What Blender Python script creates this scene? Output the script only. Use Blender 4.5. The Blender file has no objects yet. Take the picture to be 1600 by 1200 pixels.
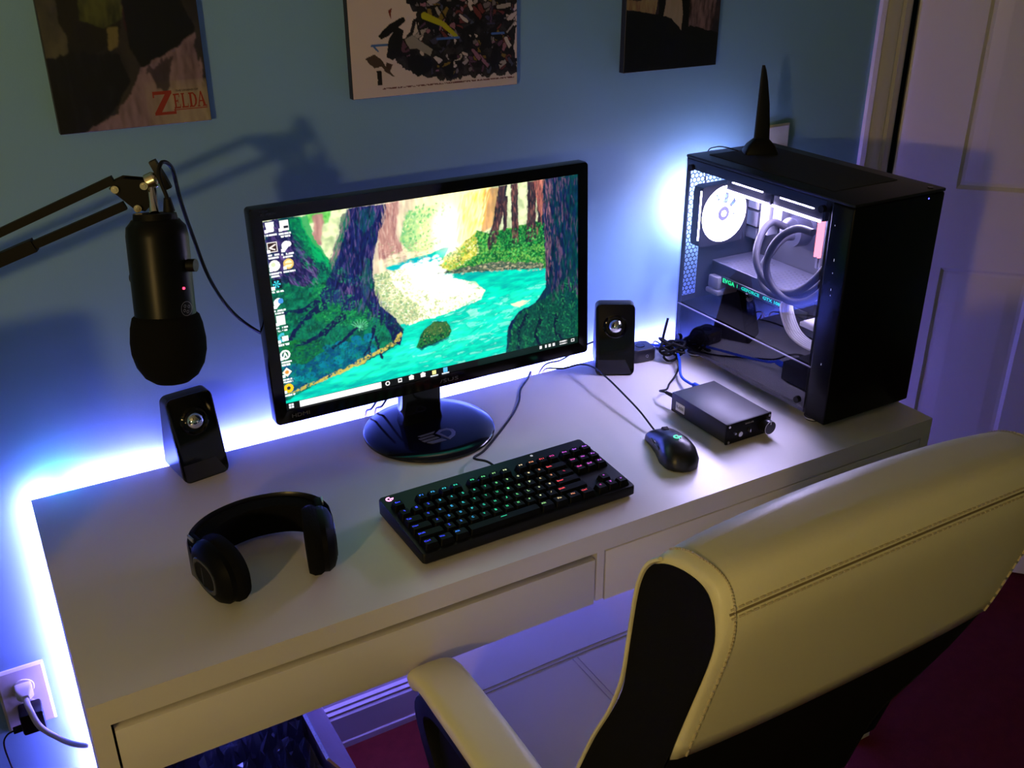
import bpy, bmesh, math, random
import numpy as np
from mathutils import Vector, Matrix
random.seed(7)
PI = math.pi
S = bpy.context.scene
COL = S.collection

# ------------------------------------------------------------------ camera
cam_d = bpy.data.cameras.new('camera')
cam = bpy.data.objects.new('camera', cam_d)
COL.objects.link(cam)
S.camera = cam
cam_d.sensor_fit = 'HORIZONTAL'
cam_d.sensor_width = 36.0
cam_d.lens = 1561.36 / 1600 * 36.0
cam_d.clip_start = 0.02
yaw, pitch, roll = 0.5199, 0.4455, -0.0042
fw = Vector((math.sin(yaw)*math.cos(pitch), math.cos(yaw)*math.cos(pitch), -math.sin(pitch)))
r0 = Vector((math.cos(yaw), -math.sin(yaw), 0)); u0 = r0.cross(fw)
rr = r0*math.cos(roll) + u0*math.sin(roll); uu = -r0*math.sin(roll) + u0*math.cos(roll)
mw = Matrix(((rr.x, uu.x, -fw.x, -0.0084), (rr.y, uu.y, -fw.y, -0.9938), (rr.z, uu.z, -fw.z, 1.5713), (0, 0, 0, 1)))
cam.matrix_world = mw

# ------------------------------------------------------------------ world, exposure, lights
S.view_settings.view_transform = 'Standard'
S.view_settings.look = 'None'
S.view_settings.exposure = 0.0
S.view_settings.gamma = 1.0
S.view_settings.use_curve_mapping = False
w = bpy.data.worlds.new('world'); S.world = w; w.use_nodes = True
w.node_tree.nodes['Background'].inputs[0].default_value = (0.10, 0.13, 0.22, 1)
w.node_tree.nodes['Background'].inputs[1].default_value = 0.02
LAMP_POS = (-1.15, -1.35, 1.45)
LAMP_STRENGTH = 520.0
LAMP_COL = (1.0, 0.655, 0.22)
STRIP_STRENGTH = 420.0
STRIP_COL = (0.27, 0.20, 1.0)
FAN_STRENGTH = 120.0
FAN_COL = (0.64, 0.58, 1.0)
SCREEN_STRENGTH = 1.0

def lamp(name, kind, loc, energy, color, **kw):
    d = bpy.data.lights.new(name, kind); d.energy = energy; d.color = color
    for k, v in kw.items(): setattr(d, k, v)
    o = bpy.data.objects.new(name, d); COL.objects.link(o); o.location = loc
    return o

# ------------------------------------------------------------------ materials
MATS = {}
def mat(name, color=(0.5,)*3, rough=0.5, metal=0.0, spec=0.5, emit=None, es=0.0, coat=0.0, bump=None, sheen=0.0, noise=None):
    if name in MATS: return MATS[name]
    m = bpy.data.materials.new(name); m.use_nodes = True
    nt = m.node_tree; b = nt.nodes['Principled BSDF']
    b.inputs['Base Color'].default_value = (*color, 1)
    b.inputs['Roughness'].default_value = rough
    b.inputs['Metallic'].default_value = metal
    b.inputs['Specular IOR Level'].default_value = spec
    b.inputs['Coat Weight'].default_value = coat
    b.inputs['Coat Roughness'].default_value = 0.05
    b.inputs['Sheen Weight'].default_value = sheen
    if emit:
        b.inputs['Emission Color'].default_value = (*emit, 1); b.inputs['Emission Strength'].default_value = es
    if bump or noise:
        tc = nt.nodes.new('ShaderNodeTexCoord')
    if bump:
        scale, strength, dist = bump
        n = nt.nodes.new('ShaderNodeTexNoise'); n.inputs['Scale'].default_value = scale; n.inputs['Detail'].default_value = 4
        bp = nt.nodes.new('ShaderNodeBump'); bp.inputs['Strength'].default_value = strength; bp.inputs['Distance'].default_value = dist
        nt.links.new(tc.outputs['Object'], n.inputs['Vector']); nt.links.new(n.outputs['Fac'], bp.inputs['Height'])
        nt.links.new(bp.outputs['Normal'], b.inputs['Normal'])
    if noise:
        scale, amt = noise
        n = nt.nodes.new('ShaderNodeTexNoise'); n.inputs['Scale'].default_value = scale; n.inputs['Detail'].default_value = 6
        mx = nt.nodes.new('ShaderNodeMix'); mx.data_type = 'RGBA'
        mx.inputs[6].default_value = (*[c*(1-amt) for c in color], 1); mx.inputs[7].default_value = (*[min(1, c*(1+amt)) for c in color], 1)
        nt.links.new(tc.outputs['Object'], n.inputs['Vector']); nt.links.new(n.outputs['Fac'], mx.inputs[0])
        nt.links.new(mx.outputs[2], b.inputs['Base Color'])
    MATS[name] = m
    return m

def emis(name, color, strength):
    if name in MATS: return MATS[name]
    m = bpy.data.materials.new(name); m.use_nodes = True; nt = m.node_tree; nt.nodes.clear()
    e = nt.nodes.new('ShaderNodeEmission'); o = nt.nodes.new('ShaderNodeOutputMaterial')
    e.inputs[0].default_value = (*color, 1); e.inputs[1].default_value = strength
    nt.links.new(e.outputs[0], o.inputs[0]); MATS[name] = m
    return m

def vc_mat(name, emission=0.0, rough=0.5):
    m = bpy.data.materials.new(name); m.use_nodes = True; nt = m.node_tree
    b = nt.nodes['Principled BSDF']; a = nt.nodes.new('ShaderNodeVertexColor'); a.layer_name = 'paint'
    if emission:
        b.inputs['Base Color'].default_value = (0.004, 0.004, 0.005, 1); b.inputs['Roughness'].default_value = 0.35
        nt.links.new(a.outputs[0], b.inputs['Emission Color']); b.inputs['Emission Strength'].default_value = emission
    else:
        nt.links.new(a.outputs[0], b.inputs['Base Color']); b.inputs['Roughness'].default_value = rough
    return m

def glass_mat(name, tint=(0.9, 0.89, 0.93), refl=1.75):
    m = bpy.data.materials.new(name); m.use_nodes = True; nt = m.node_tree; nt.nodes.clear()
    t = nt.nodes.new('ShaderNodeBsdfTransparent'); t.inputs[0].default_value = (*tint, 1)
    g = nt.nodes.new('ShaderNodeBsdfGlossy'); g.inputs['Roughness'].default_value = 0.0; g.inputs['Color'].default_value = (0.95, 0.95, 1, 1)
    f = nt.nodes.new('ShaderNodeFresnel'); f.inputs[0].default_value = refl
    mx = nt.nodes.new('ShaderNodeMixShader'); o = nt.nodes.new('ShaderNodeOutputMaterial')
    ge = nt.nodes.new('ShaderNodeNewGeometry'); sb = nt.nodes.new('ShaderNodeMath'); sb.operation = 'SUBTRACT'; sb.inputs[0].default_value = 1.0
    mu_ = nt.nodes.new('ShaderNodeMath'); mu_.operation = 'MULTIPLY'
    nt.links.new(ge.outputs['Backfacing'], sb.inputs[1]); nt.links.new(sb.outputs[0], mu_.inputs[0]); nt.links.new(f.outputs[0], mu_.inputs[1])
    nt.links.new(mu_.outputs[0], mx.inputs[0]); nt.links.new(t.outputs[0], mx.inputs[1]); nt.links.new(g.outputs[0], mx.inputs[2])
    nt.links.new(mx.outputs[0], o.inputs[0])
    return m

WALL = mat('wall_paint', (0.225, 0.445, 0.66), 0.55, bump=(420, 0.25, 0.0006), noise=(3, 0.04))
WHITE_TRIM = mat('white_trim_paint', (0.72, 0.68, 0.66), 0.35, bump=(60, 0.05, 0.0005))
CEIL = mat('ceiling_paint', (0.5, 0.5, 0.48), 0.8)
CARPET = mat('red_carpet', (0.12, 0.012, 0.010), 0.95, spec=0.1, bump=(700, 0.9, 0.004), noise=(40, 0.35))
DESK = mat('white_lacquer', (0.74, 0.72, 0.72), 0.30, spec=0.5)
DARKGAP = mat('dark_gap', (0.02, 0.018, 0.016), 0.8)
BLK = mat('black_plastic', (0.004, 0.004, 0.005), 0.45, spec=0.25)
BLKG = mat('gloss_black_plastic', (0.003, 0.003, 0.004), 0.08, spec=0.4)
BLKM = mat('matte_black_metal', (0.004, 0.004, 0.005), 0.5, spec=0.15)
RUBBER = mat('black_rubber', (0.005, 0.005, 0.006), 0.6, spec=0.25)
FOAM = mat('black_foam', (0.006, 0.006, 0.007), 0.95, spec=0.1, bump=(900, 0.6, 0.002))
CHROME = mat('chrome', (0.8, 0.78, 0.72), 0.12, metal=1.0)
CHROMEB = mat('polished_chrome', (0.85, 0.85, 0.85), 0.05, metal=1.0)
STEEL = mat('steel', (0.55, 0.55, 0.55), 0.3, metal=1.0)
CREAM = mat('cream_leather', (0.83, 0.79, 0.55), 0.42, spec=0.4, bump=(260, 0.12, 0.0008))
CREAMS = mat('cream_thread', (0.55, 0.48, 0.34), 0.6)
MESHBLK = mat('black_mesh_fabric', (0.006, 0.006, 0.007), 0.9, spec=0.1, bump=(1200, 0.5, 0.001))
CARD = mat('cardboard', (0.30, 0.20, 0.16), 0.8, noise=(30, 0.1))
WPL = mat('white_plastic', (0.72, 0.70, 0.70), 0.3)
BLUEC = mat('blue_cable_jacket', (0.01, 0.08, 0.75), 0.4)
SCREENGLASS = None

# ------------------------------------------------------------------ mesh helpers
def _finish(o, smooth):
    me = o.data
    if smooth is not None:
        for p in me.polygons: p.use_smooth = True
        try: me.set_sharp_from_angle(angle=math.radians(smooth))
        except Exception: pass

def obj(name, bm, mats, parent=None, smooth=35, world=False, label=None, cat=None, group=None, kind=None, loc=None):
    me = bpy.data.meshes.new(name)
    bmesh.ops.recalc_face_normals(bm, faces=bm.faces)
    bm.to_mesh(me); bm.free()
    if not isinstance(mats, (list, tuple)): mats = [mats]
    for m in mats: me.materials.append(m)
    o = bpy.data.objects.new(name, me); COL.objects.link(o)
    if parent is not None:
        if world:
            mp = Matrix.Identity(4); p = parent; chain = []
            while p is not None: chain.append(p); p = p.parent
            for q in reversed(chain): mp = mp @ q.matrix_basis
            me.transform(mp.inverted())
        o.parent = parent
    elif loc is not None:
        me.transform(Matrix.Translation(-Vector(loc))); o.location = loc
    _finish(o, smooth)
    tag(o, label, cat, group, kind)
    return o

def tag(o, label=None, cat=None, group=None, kind=None):
    if label: o['label'] = label
    if cat: o['category'] = cat
    if group: o['group'] = group
    if kind: o['kind'] = kind
    return o

def thing(name, label, cat, loc=(0, 0, 0), rotz=0.0, group=None):
    o = bpy.data.objects.new(name, None); COL.objects.link(o); o.empty_display_size = 0.05
    o.location = loc; o.rotation_euler = (0, 0, rotz)
    return tag(o, label, cat, group)

def B(): return bmesh.new()

def box(bm, x0, x1, y0, y1, z0, z1, bev=0.0, seg=2, mi=0, M=None):
    r = bmesh.ops.create_cube(bm, size=1.0); vs = r['verts']
    for v in vs:
        v.co = Vector(((x0+x1)/2 + v.co.x*(x1-x0), (y0+y1)/2 + v.co.y*(y1-y0), (z0+z1)/2 + v.co.z*(z1-z0)))
    fs = set(f for v in vs for f in v.link_faces)
    for f in fs: f.material_index = mi
    if bev > 0:
        es = list(set(e for v in vs for e in v.link_edges))
        n0 = len(bm.faces)
        r2 = bmesh.ops.bevel(bm, geom=es, offset=bev, segments=seg, profile=0.5, affect='EDGES')
        vs = list(set(v for f in r2['faces'] for v in f.verts) | set(v for v in vs if v.is_valid))
        for v in vs:
            for f in v.link_faces: f.material_index = mi
    if M is not None:
        for v in set(vs): v.co = M @ v.co
    return vs

def cyl(bm, p0, p1, r0, r1=None, n=20, mi=0, cap=True):
    if r1 is None: r1 = r0
    p0, p1 = Vector(p0), Vector(p1); d = p1-p0
    M = Matrix.Translation((p0+p1)/2) @ d.to_track_quat('Z', 'Y').to_matrix().to_4x4()
    r = bmesh.ops.create_cone(bm, cap_ends=cap, segments=n, radius1=r0, radius2=r1, depth=d.length, matrix=M)
    for v in r['verts']:
        for f in v.link_faces: f.material_index = mi
    return r['verts']

def sph(bm, c, r, u=20, v=12, sc=(1, 1, 1), mi=0, M=None):
    m = Matrix.Translation(c) @ Matrix.Diagonal((*[r*s for s in sc], 1))
    if M is not None: m = M @ m
    q = bmesh.ops.create_uvsphere(bm, u_segments=u, v_segments=v, radius=1.0, matrix=m)
    for vv in q['verts']:
        for f in vv.link_faces: f.material_index = mi
    return q['verts']

def rings(bm, R, closed=True, caps=True, mi=0):
    """loft a list of rings (lists of points)"""
    V = [[bm.verts.new(p) for p in ring] for ring in R]
    n = len(R[0])
    for a, b in zip(V[:-1], V[1:]):
        for i in range(n if closed else n-1):
            j = (i+1) % n
            f = bm.faces.new((a[i], a[j], b[j], b[i])); f.material_index = mi
    if caps and closed:
        f = bm.faces.new(V[0][::-1]); f.material_index = mi
        f = bm.faces.new(V[-1]); f.material_index = mi
    return V

def catmull(P, sub=8):
    P = [Vector(p) for p in P]
    if len(P) < 3: return P
    Q = [P[0]*2-P[1]] + P + [P[-1]*2-P[-2]]; out = []
    for i in range(1, len(Q)-2):
        a, b, c, d = Q[i-1:i+3]
        for k in range(sub):
            t = k/sub
            out.append(0.5*((2*b)+(-a+c)*t+(2*a-5*b+4*c-d)*t*t+(-a+3*b-3*c+d)*t**3))
    out.append(P[-1]); return out

def tube(bm, path, r, n=10, sub=8, mi=0, caps=True, smoothpath=True):
    P = catmull(path, sub) if smoothpath else [Vector(p) for p in path]
    m = len(P); rad = r if callable(r) else (lambda t: r)
    T = [(P[min(i+1, m-1)]-P[max(i-1, 0)]).normalized() for i in range(m)]
    up = Vector((0, 0, 1)) if abs(T[0].z) < 0.9 else Vector((1, 0, 0))
    x = T[0].cross(up).normalized(); R = []
    for i in range(m):
        x = (x - T[i]*x.dot(T[i])).normalized(); y = T[i].cross(x)
        q = rad(i/(m-1))
        R.append([P[i]+x*math.cos(2*PI*k/n)*q+y*math.sin(2*PI*k/n)*q for k in range(n)])
    rings(bm, R, True, caps, mi)

def lathe(bm, prof, n=32, M=None, mi=0):
    R = []
    for r, z in prof:
        R.append([Vector((max(r, 1e-5)*math.cos(2*PI*k/n), max(r, 1e-5)*math.sin(2*PI*k/n), z)) for k in range(n)])
    if M is not None: R = [[M @ p for p in ring] for ring in R]
    rings(bm, R, True, True, mi)

def prism(bm, pts, f0, f1, mi=0):
    """polygon pts (a,b) mapped by f0(a,b)/f1(a,b) to the two end caps"""
    rings(bm, [[Vector(f0(a, b)) for a, b in pts], [Vector(f1(a, b)) for a, b in pts]], True, True, mi)

def rrect(w, h, r, n=5, cx=0, cy=0):
    out = []
    for (sx, sy, a0) in ((1, 1, 0), (-1, 1, 90), (-1, -1, 180), (1, -1, 270)):
        for k in range(n+1):
            a = math.radians(a0+90*k/n)
            out.append((cx+sx*(w/2-r)+r*math.cos(a), cy+sy*(h/2-r)+r*math.sin(a)))
    return out

def text_bm(bm, s, size, M, mi=0, extrude=0.0002, offset=0.0, align='CENTER', spacing=1.0, fit=None):
    c = bpy.data.curves.new('t', 'FONT'); c.body = s; c.size = size; c.extrude = extrude; c.offset = offset
    c.align_x = align; c.align_y = 'CENTER'; c.space_character = spacing; c.resolution_u = 2
    o = bpy.data.objects.new('t', c); COL.objects.link(o)
    bpy.context.view_layer.update()
    me = bpy.data.meshes.new_from_object(o)
    COL.objects.unlink(o); bpy.data.objects.remove(o); bpy.data.curves.remove(c)
    if fit and len(me.vertices):
        xs = [v.co.x for v in me.vertices]; ys = [v.co.y for v in me.vertices]
        sx = fit[0]/(max(xs)-min(xs)); sy = fit[1]/(max(ys)-min(ys)); cx = (max(xs)+min(xs))/2; cy = (max(ys)+min(ys))/2
        for v in me.vertices: v.co.x = (v.co.x-cx)*sx; v.co.y = (v.co.y-cy)*sy
    n0 = len(bm.faces); me.transform(M); bm.from_mesh(me); bm.faces.ensure_lookup_table()
    for f in bm.faces[n0:]: f.material_index = mi
    bpy.data.meshes.remove(me)

def frame(o, x, y):
    """matrix with origin o, local x, local y directions, z = x cross y"""
    x = Vector(x).normalized(); y = Vector(y); z = x.cross(y).normalized(); y = z.cross(x)
    return Matrix(((x.x, y.x, z.x, o[0]), (x.y, y.y, z.y, o[1]), (x.z, y.z, z.z, o[2]), (0, 0, 0, 1)))

def g_logo(bm, M, s, mi=0, h=0.0004):
    """round letter mark: open ring with a bar reaching in from the right"""
    n = 18; a0, a1 = math.radians(58), math.radians(305)
    O = [(math.cos(a0+(a1-a0)*i/n)*s, math.sin(a0+(a1-a0)*i/n)*s) for i in range(n+1)]
    I = [(x*0.56, y*0.56) for x, y in O]
    for i in range(n):
        prism(bm, [O[i], O[i+1], I[i+1], I[i]], lambda a, b: M @ Vector((a, b, 0)), lambda a, b: M @ Vector((a, b, h)), mi)
    prism(bm, [(0.15*s, 0.20*s), (1.45*s, 0.20*s), (1.0*s, -0.62*s), (0.72*s, -0.42*s), (0.80*s, -0.22*s), (0.15*s, -0.22*s)], lambda a, b: M @ Vector((a, b, 0)), lambda a, b: M @ Vector((a, b, h)), mi)

# ------------------------------------------------------------------ the room
YW = 0.535          # back wall plane
def struct(name, bm, m, smooth=35, parent=None):
    return obj(name, bm, m, parent, smooth, kind=None if parent else 'structure')

XL, XR, YF, ZC = -2.2, 3.2, -3.2, 2.45
DX0, DX1, DZ = 1.835, 2.61, 2.04
bm = B(); box(bm, XL-0.1, XR+0.1, YF-0.1, YW+1.3, -0.1, 0.0); struct('floor', bm, CARPET)
bm = B(); box(bm, XL-0.1, XR+0.1, YF-0.1, YW+1.3, ZC, ZC+0.1); struct('ceiling', bm, CEIL)
bm = B()
box(bm, XL, DX0, YW, YW+0.1, 0, ZC); box(bm, DX1, XR, YW, YW+0.1, 0, ZC); box(bm, DX0, DX1, YW, YW+0.1, DZ, ZC)
struct('wall_back', bm, WALL, None)
bm = B(); box(bm, XL-0.1, XL, YF, YW+0.1, 0, ZC); struct('wall_left', bm, WALL, None)
bm = B(); box(bm, XR, XR+0.1, YF, YW+1.3, 0, ZC); struct('wall_right', bm, WALL, None)
bm = B(); box(bm, XL, XR, YF-0.1, YF, 0, ZC); struct('wall_front', bm, WALL, None)
bm = B(); box(bm, DX0-0.1, XR, YW+1.2, YW+1.3, 0, ZC); box(bm, DX0-0.1, DX0, YW+0.1, YW+1.2, 0, ZC); struct('wall_closet', bm, WALL, None)
# tall moulded baseboard
prof = [(0, 0), (-0.016, 0), (-0.016, 0.014), (-0.0145, 0.018), (-0.0145, 0.082), (-0.012, 0.088), (-0.013, 0.094), (-0.009, 0.100), (-0.0095, 0.106), (-0.005, 0.112), (-0.004, 0.120), (0, 0.122)]
bm = B(); prism(bm, prof, lambda a, b: (XL, YW+a, b), lambda a, b: (1.745, YW+a, b)); struct('baseboard_back', bm, WHITE_TRIM, 20)
bm = B(); prism(bm, prof, lambda a, b: (XL-a, YF, b), lambda a, b: (XL-a, YW, b)); struct('baseboard_left', bm, WHITE_TRIM, 20)
# door casing, moulded
cp = [(0, 0), (0, -0.009), (0.010, -0.013), (0.016, -0.010), (0.022, -0.012), (0.055, -0.012), (0.062, -0.008), (0.070, -0.011), (0.090, -0.007), (0.090, 0)]
bm = B()
prism(bm, cp, lambda a, b: (1.745+a, YW+b, 0), lambda a, b: (1.745+a, YW+b, DZ+0.08))
prism(bm, cp, lambda a, b: (DX1+0.09-a, YW+b, 0), lambda a, b: (DX1+0.09-a, YW+b, DZ+0.08))
prism(bm, cp, lambda a, b: (DX0, YW+b, DZ+0.09-a), lambda a, b: (DX1, YW+b, DZ+0.09-a))
struct('trim_1', bm, WHITE_TRIM, 20)
# jamb
bm = B(); box(bm, DX0-0.001, DX0+0.012, YW, YW+0.1, 0, DZ); box(bm, DX1-0.012, DX1+0.001, YW, YW+0.1, 0, DZ); struct('trim_2', bm, WHITE_TRIM, None)

# six panel door, ajar into the room, hinged beside the casing
DA = -math.radians(46)
door = bpy.data.objects.new('door_1', None); COL.objects.link(door); door.location = (1.858, YW-0.008, 0.012); door.rotation_euler = (0, 0, DA); door['kind'] = 'structure'
DWd, DH, T = 0.76, 2.02, 0.034
us = [0, 0.138, 0.335, 0.425, 0.622, DWd]
zs = [0, 0.22, 0.80, 0.985, 1.62, 1.73, 1.92, DH]
bm = B()
for i in range(5):
    for k in range(7):
        x0, x1, z0, z1 = us[i], us[i+1], zs[k], zs[k+1]
        if i in (1, 3) and k in (1, 3, 5):
            # recessed moulded raised panel
            steps = [(0, 0), (0.008, 0.007), (0.016, 0.008), (0.045, 0.001), (0.047, 0.001)]
            R = []
            for ins, dep in steps:
                R.append([(x0+ins, dep, z0+ins), (x1-ins, dep, z0+ins), (x1-ins, dep, z1-ins), (x0+ins, dep, z1-ins)])
            rings(bm, R, True, False); bm.faces.new([bm.verts.new(p) for p in R[-1]])
            R = [[(a, T-b, c) for a, b, c in q] for q in R]
            rings(bm, R, True, False); bm.faces.new([bm.verts.new(p) for p in R[-1]])
        else:
            for yy in (0, T):
                bm.faces.new([bm.verts.new(p) for p in ((x0, yy, z0), (x1, yy, z0), (x1, yy, z1), (x0, yy, z1))])
for q in (((0, 0, 0), (0, T, 0), (0, T, DH), (0, 0, DH)), ((DWd, 0, 0), (DWd, T, 0), (DWd, T, DH), (DWd, 0, DH)), ((0, 0, 0), (DWd, 0, 0), (DWd, T, 0), (0, T, 0)), ((0, 0, DH), (DWd, 0, DH), (DWd, T, DH), (0, T, DH))):
    bm.faces.new([bm.verts.new(p) for p in q])
bmesh.ops.remove_doubles(bm, verts=bm.verts, dist=1e-5)
obj('door_leaf', bm, WHITE_TRIM, door, 20)
bm = B(); cyl(bm, (0.70, 0, 0.95), (0.70, -0.045, 0.95), 0.012); sph(bm, (0.70, -0.055, 0.95), 0.027); cyl(bm, (0.70, 0.001, 0.95), (0.70, -0.006, 0.95), 0.032)
obj('door_knob', bm, STEEL, door)

# ------------------------------------------------------------------ desk (two drawers)
ZD, DW, DD = 0.75, 1.42, 0.513
desk = thing('desk', 'long white lacquered desk with two front drawers along the blue wall', 'desk', (DW/2, DD/2, 0))
def dpart(name, bm, m=DESK, smooth=35, **k): return obj(name, bm, m, desk, smooth, world=True, **k)
bm = B(); box(bm, 0, DW, 0, DD, ZD-0.018, ZD); dpart('desktop', bm)
FZ = 0.628
bm = B()
# front fascia: rail above drawers, stile left, middle, right
box(bm, 0.0, DW, 0.0, 0.018, ZD-0.0345, ZD-0.018)
box(bm, 0.0, 0.0215, 0.0, 0.018, FZ, ZD-0.0345); box(bm, 0.7035, 0.7165, 0.0, 0.018, FZ, ZD-0.0345); box(bm, DW-0.0215, DW, 0.0, 0.018, FZ, ZD-0.0345)
dpart('front_rail', bm, smooth=None)
for x0 in (0.0, DW-0.018):
    bm = B(); box(bm, x0, x0+0.018, 0.018, DD, FZ-0.02, ZD-0.018); dpart('side_rail', bm, smooth=None)
bm = B(); box(bm, 0.018, DW-0.018, DD-0.018, DD, 0.50, ZD-0.018); dpart('back_panel', bm, smooth=None)
bm = B(); box(bm, 0.018, DW-0.018, 0.02, DD-0.018, FZ-0.006, FZ+0.004); dpart('drawer_floor', bm, smooth=None)
for k, (x0, x1, gap) in enumerate(((0.0245, 0.7005, 0.0110), (0.7195, DW-0.0245, 0.0025))):
    bm = B(); box(bm, x0, x1, -0.0005, 0.0165, FZ-0.004, ZD-0.0345-gap, 0.001); dr = dpart('drawer', bm)
    bm = B(); box(bm, x0+0.004, x1-0.004, 0.03, DD-0.03, FZ+0.006, ZD-0.05); o = obj('drawer_box', bm, DARKGAP, dr, None, world=True)
for x0 in (0.0, DW-0.05):
    for y0 in (0.0, DD-0.05):
        bm = B(); box(bm, x0, x0+0.05, y0, y0+0.05, 0, FZ-0.02 if y0 else FZ, 0.001); dpart('leg', bm)
for x0 in (0.0, DW-0.018):
    bm = B(); box(bm, x0, x0+0.018, 0.05, DD-0.05, 0.10, FZ-0.02, 0.001); dpart('side_panel', bm)

# LED strip stuck around the back edge of the desk
def strip_mat():
    m = bpy.data.materials.new('led_strip_glow'); m.use_nodes = True; nt = m.node_tree; nt.nodes.clear()
    e = nt.nodes.new('ShaderNodeEmission'); o = nt.nodes.new('ShaderNodeOutputMaterial')
    e.inputs[0].default_value = (*STRIP_COL, 1); e.inputs[1].default_value = STRIP_STRENGTH
    nt.links.new(e.outputs[0], o.inputs[0]); return m
LEDM = strip_mat(); LEDC = emis('led_cyan', (0.0, 0.65, 1.0), STRIP_STRENGTH*0.8)
LEDU = emis('led_under_fill', (0.13, 0.13, 1.0), STRIP_STRENGTH*0.15)
ls = thing('led_strip', 'glowing blue-violet light strip stuck round the rear edge of the white desk', 'light strip', (DW/2, DD, ZD))
bm = B(); box(bm, 0.003, DW-0.003, DD+0.0002, DD+0.0012, ZD-0.014, ZD-0.003); box(bm, 0.003, 0.014, DD+0.0002, DD+0.0012, 0.06, ZD-0.014); box(bm, DW-0.014, DW-0.003, DD+0.0002, DD+0.0012, 0.06, ZD-0.014)
obj('strip_tape', bm, WPL, ls, None, world=True)
bm = B()
box(bm, 0.004, 0.030, DD+0.0012, DD+0.0028, ZD-0.012, ZD-0.004)
box(bm, 0.062, DW-0.004, DD+0.0012, DD+0.0028, ZD-0.012, ZD-0.004)
box(bm, 0.004, 0.012, DD+0.0012, DD+0.0028, 0.06, ZD-0.013); box(bm, DW-0.012, DW-0.004, DD+0.0012, DD+0.0028, 0.06, ZD-0.013); box(bm, 0.02, DW-0.02, DD+0.0012, DD+0.0028, 0.502, 0.510)
obj('light_emitting_band', bm, LEDM, ls, None, world=True, label='violet glowing band')
bm = B(); box(bm, 0.030, 0.062, DD+0.0012, DD+0.0028, ZD-0.012, ZD-0.004); obj('light_emitting_band', bm, LEDC, ls, None, world=True, label='cyan glowing section')
bm = B(); box(bm, 0.04, DW-0.04, 0.440, 0.450, FZ-0.0085, FZ-0.0062); obj('light_emitting_band', bm, LEDU, ls, None, world=True, label='added violet band lighting the space under the drawers')  # unseen band, added to light the seat and floor

# ------------------------------------------------------------------ painting helpers
def srgb(c):
    c = np.asarray(c, float)/255.0
    return np.where(c <= 0.04045, c/12.92, ((c+0.055)/1.055)**2.4)
def vnoise(x, y, seed=0):
    xi = np.floor(x).astype(np.int64); yi = np.floor(y).astype(np.int64); fx = x-xi; fy = y-yi
    fx = fx*fx*(3-2*fx); fy = fy*fy*(3-2*fy)
    def h(a, b):
        n = (a*374761393 + b*668265263 + seed*982451653) & 0x7fffffff
        n = ((n ^ (n >> 13))*1274126177) & 0x7fffffff
        return ((n ^ (n >> 16)) & 0xffff)/65535.0
    return (h(xi, yi)*(1-fx)+h(xi+1, yi)*fx)*(1-fy)+(h(xi, yi+1)*(1-fx)+h(xi+1, yi+1)*fx)*fy
def fbm(x, y, seed=0, o=4):
    s = 0; a = 0.5; t = 0
    for k in range(o):
        s = s+a*vnoise(x*2**k, y*2**k, seed+k*7); t += a; a *= 0.55
    return s/t
def inpoly(x, y, P):
    r = np.zeros(x.shape, bool); n = len(P)
    for i in range(n):
        x1, y1 = P[i]; x2, y2 = P[(i+1) % n]
        if y1 == y2: continue
        r ^= ((y1 > y) != (y2 > y)) & (x < (x2-x1)*(y-y1)/(y2-y1)+x1)
    return r
def seg(x, y, P, w):
    """mask of a polyline with half width w (may be (w0,w1))"""
    m = np.zeros(x.shape, bool); n = len(P)-1
    w0, w1 = w if isinstance(w, tuple) else (w, w)
    for i in range(n):
        x1, y1 = P[i]; x2, y2 = P[i+1]; dx, dy = x2-x1, y2-y1; L = dx*dx+dy*dy+1e-9
        t = np.clip(((x-x1)*dx+(y-y1)*dy)/L, 0, 1)
        ww = w0+(w1-w0)*(i+t)/n
        m |= ((x-x1-t*dx)**2+(y-y1-t*dy)**2) < ww**2
    return m
def homog(src, dst):
    A = []
    for (x, y), (u, v) in zip(src, dst):
        A.append([x, y, 1, 0, 0, 0, -u*x, -u*y, -u]); A.append([0, 0, 0, x, y, 1, -v*x, -v*y, -v])
    return np.linalg.svd(np.array(A, float))[2][-1].reshape(3, 3)
def blur(c, k):
    for _ in range(k):
        p = np.pad(c, ((1, 1), (1, 1), (0, 0)), 'edge'); c = (p[:-2, 1:-1]+p[2:, 1:-1]+p[1:-1, :-2]+p[1:-1, 2:]+2*c)/6
    return c
class Paint:
    """colour canvas of nx by ny cells, described in picture coordinates (x right, y down)"""
    def __init__(s, nx, ny, x, y, base): s.nx, s.ny, s.x, s.y = nx, ny, x, y; s.c = np.zeros((ny, nx, 3)); s.c[:] = srgb(base)
    def put(s, m, col, col2=None, t=None, a=1.0):
        col = srgb(col)*np.ones(s.c.shape)
        if col2 is not None:
            tt = np.clip(t, 0, 1)[..., None]; col = col*(1-tt)+srgb(col2)*tt
        aa = (m.astype(float)*a)[..., None]; s.c = s.c*(1-aa)+col*aa
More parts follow.
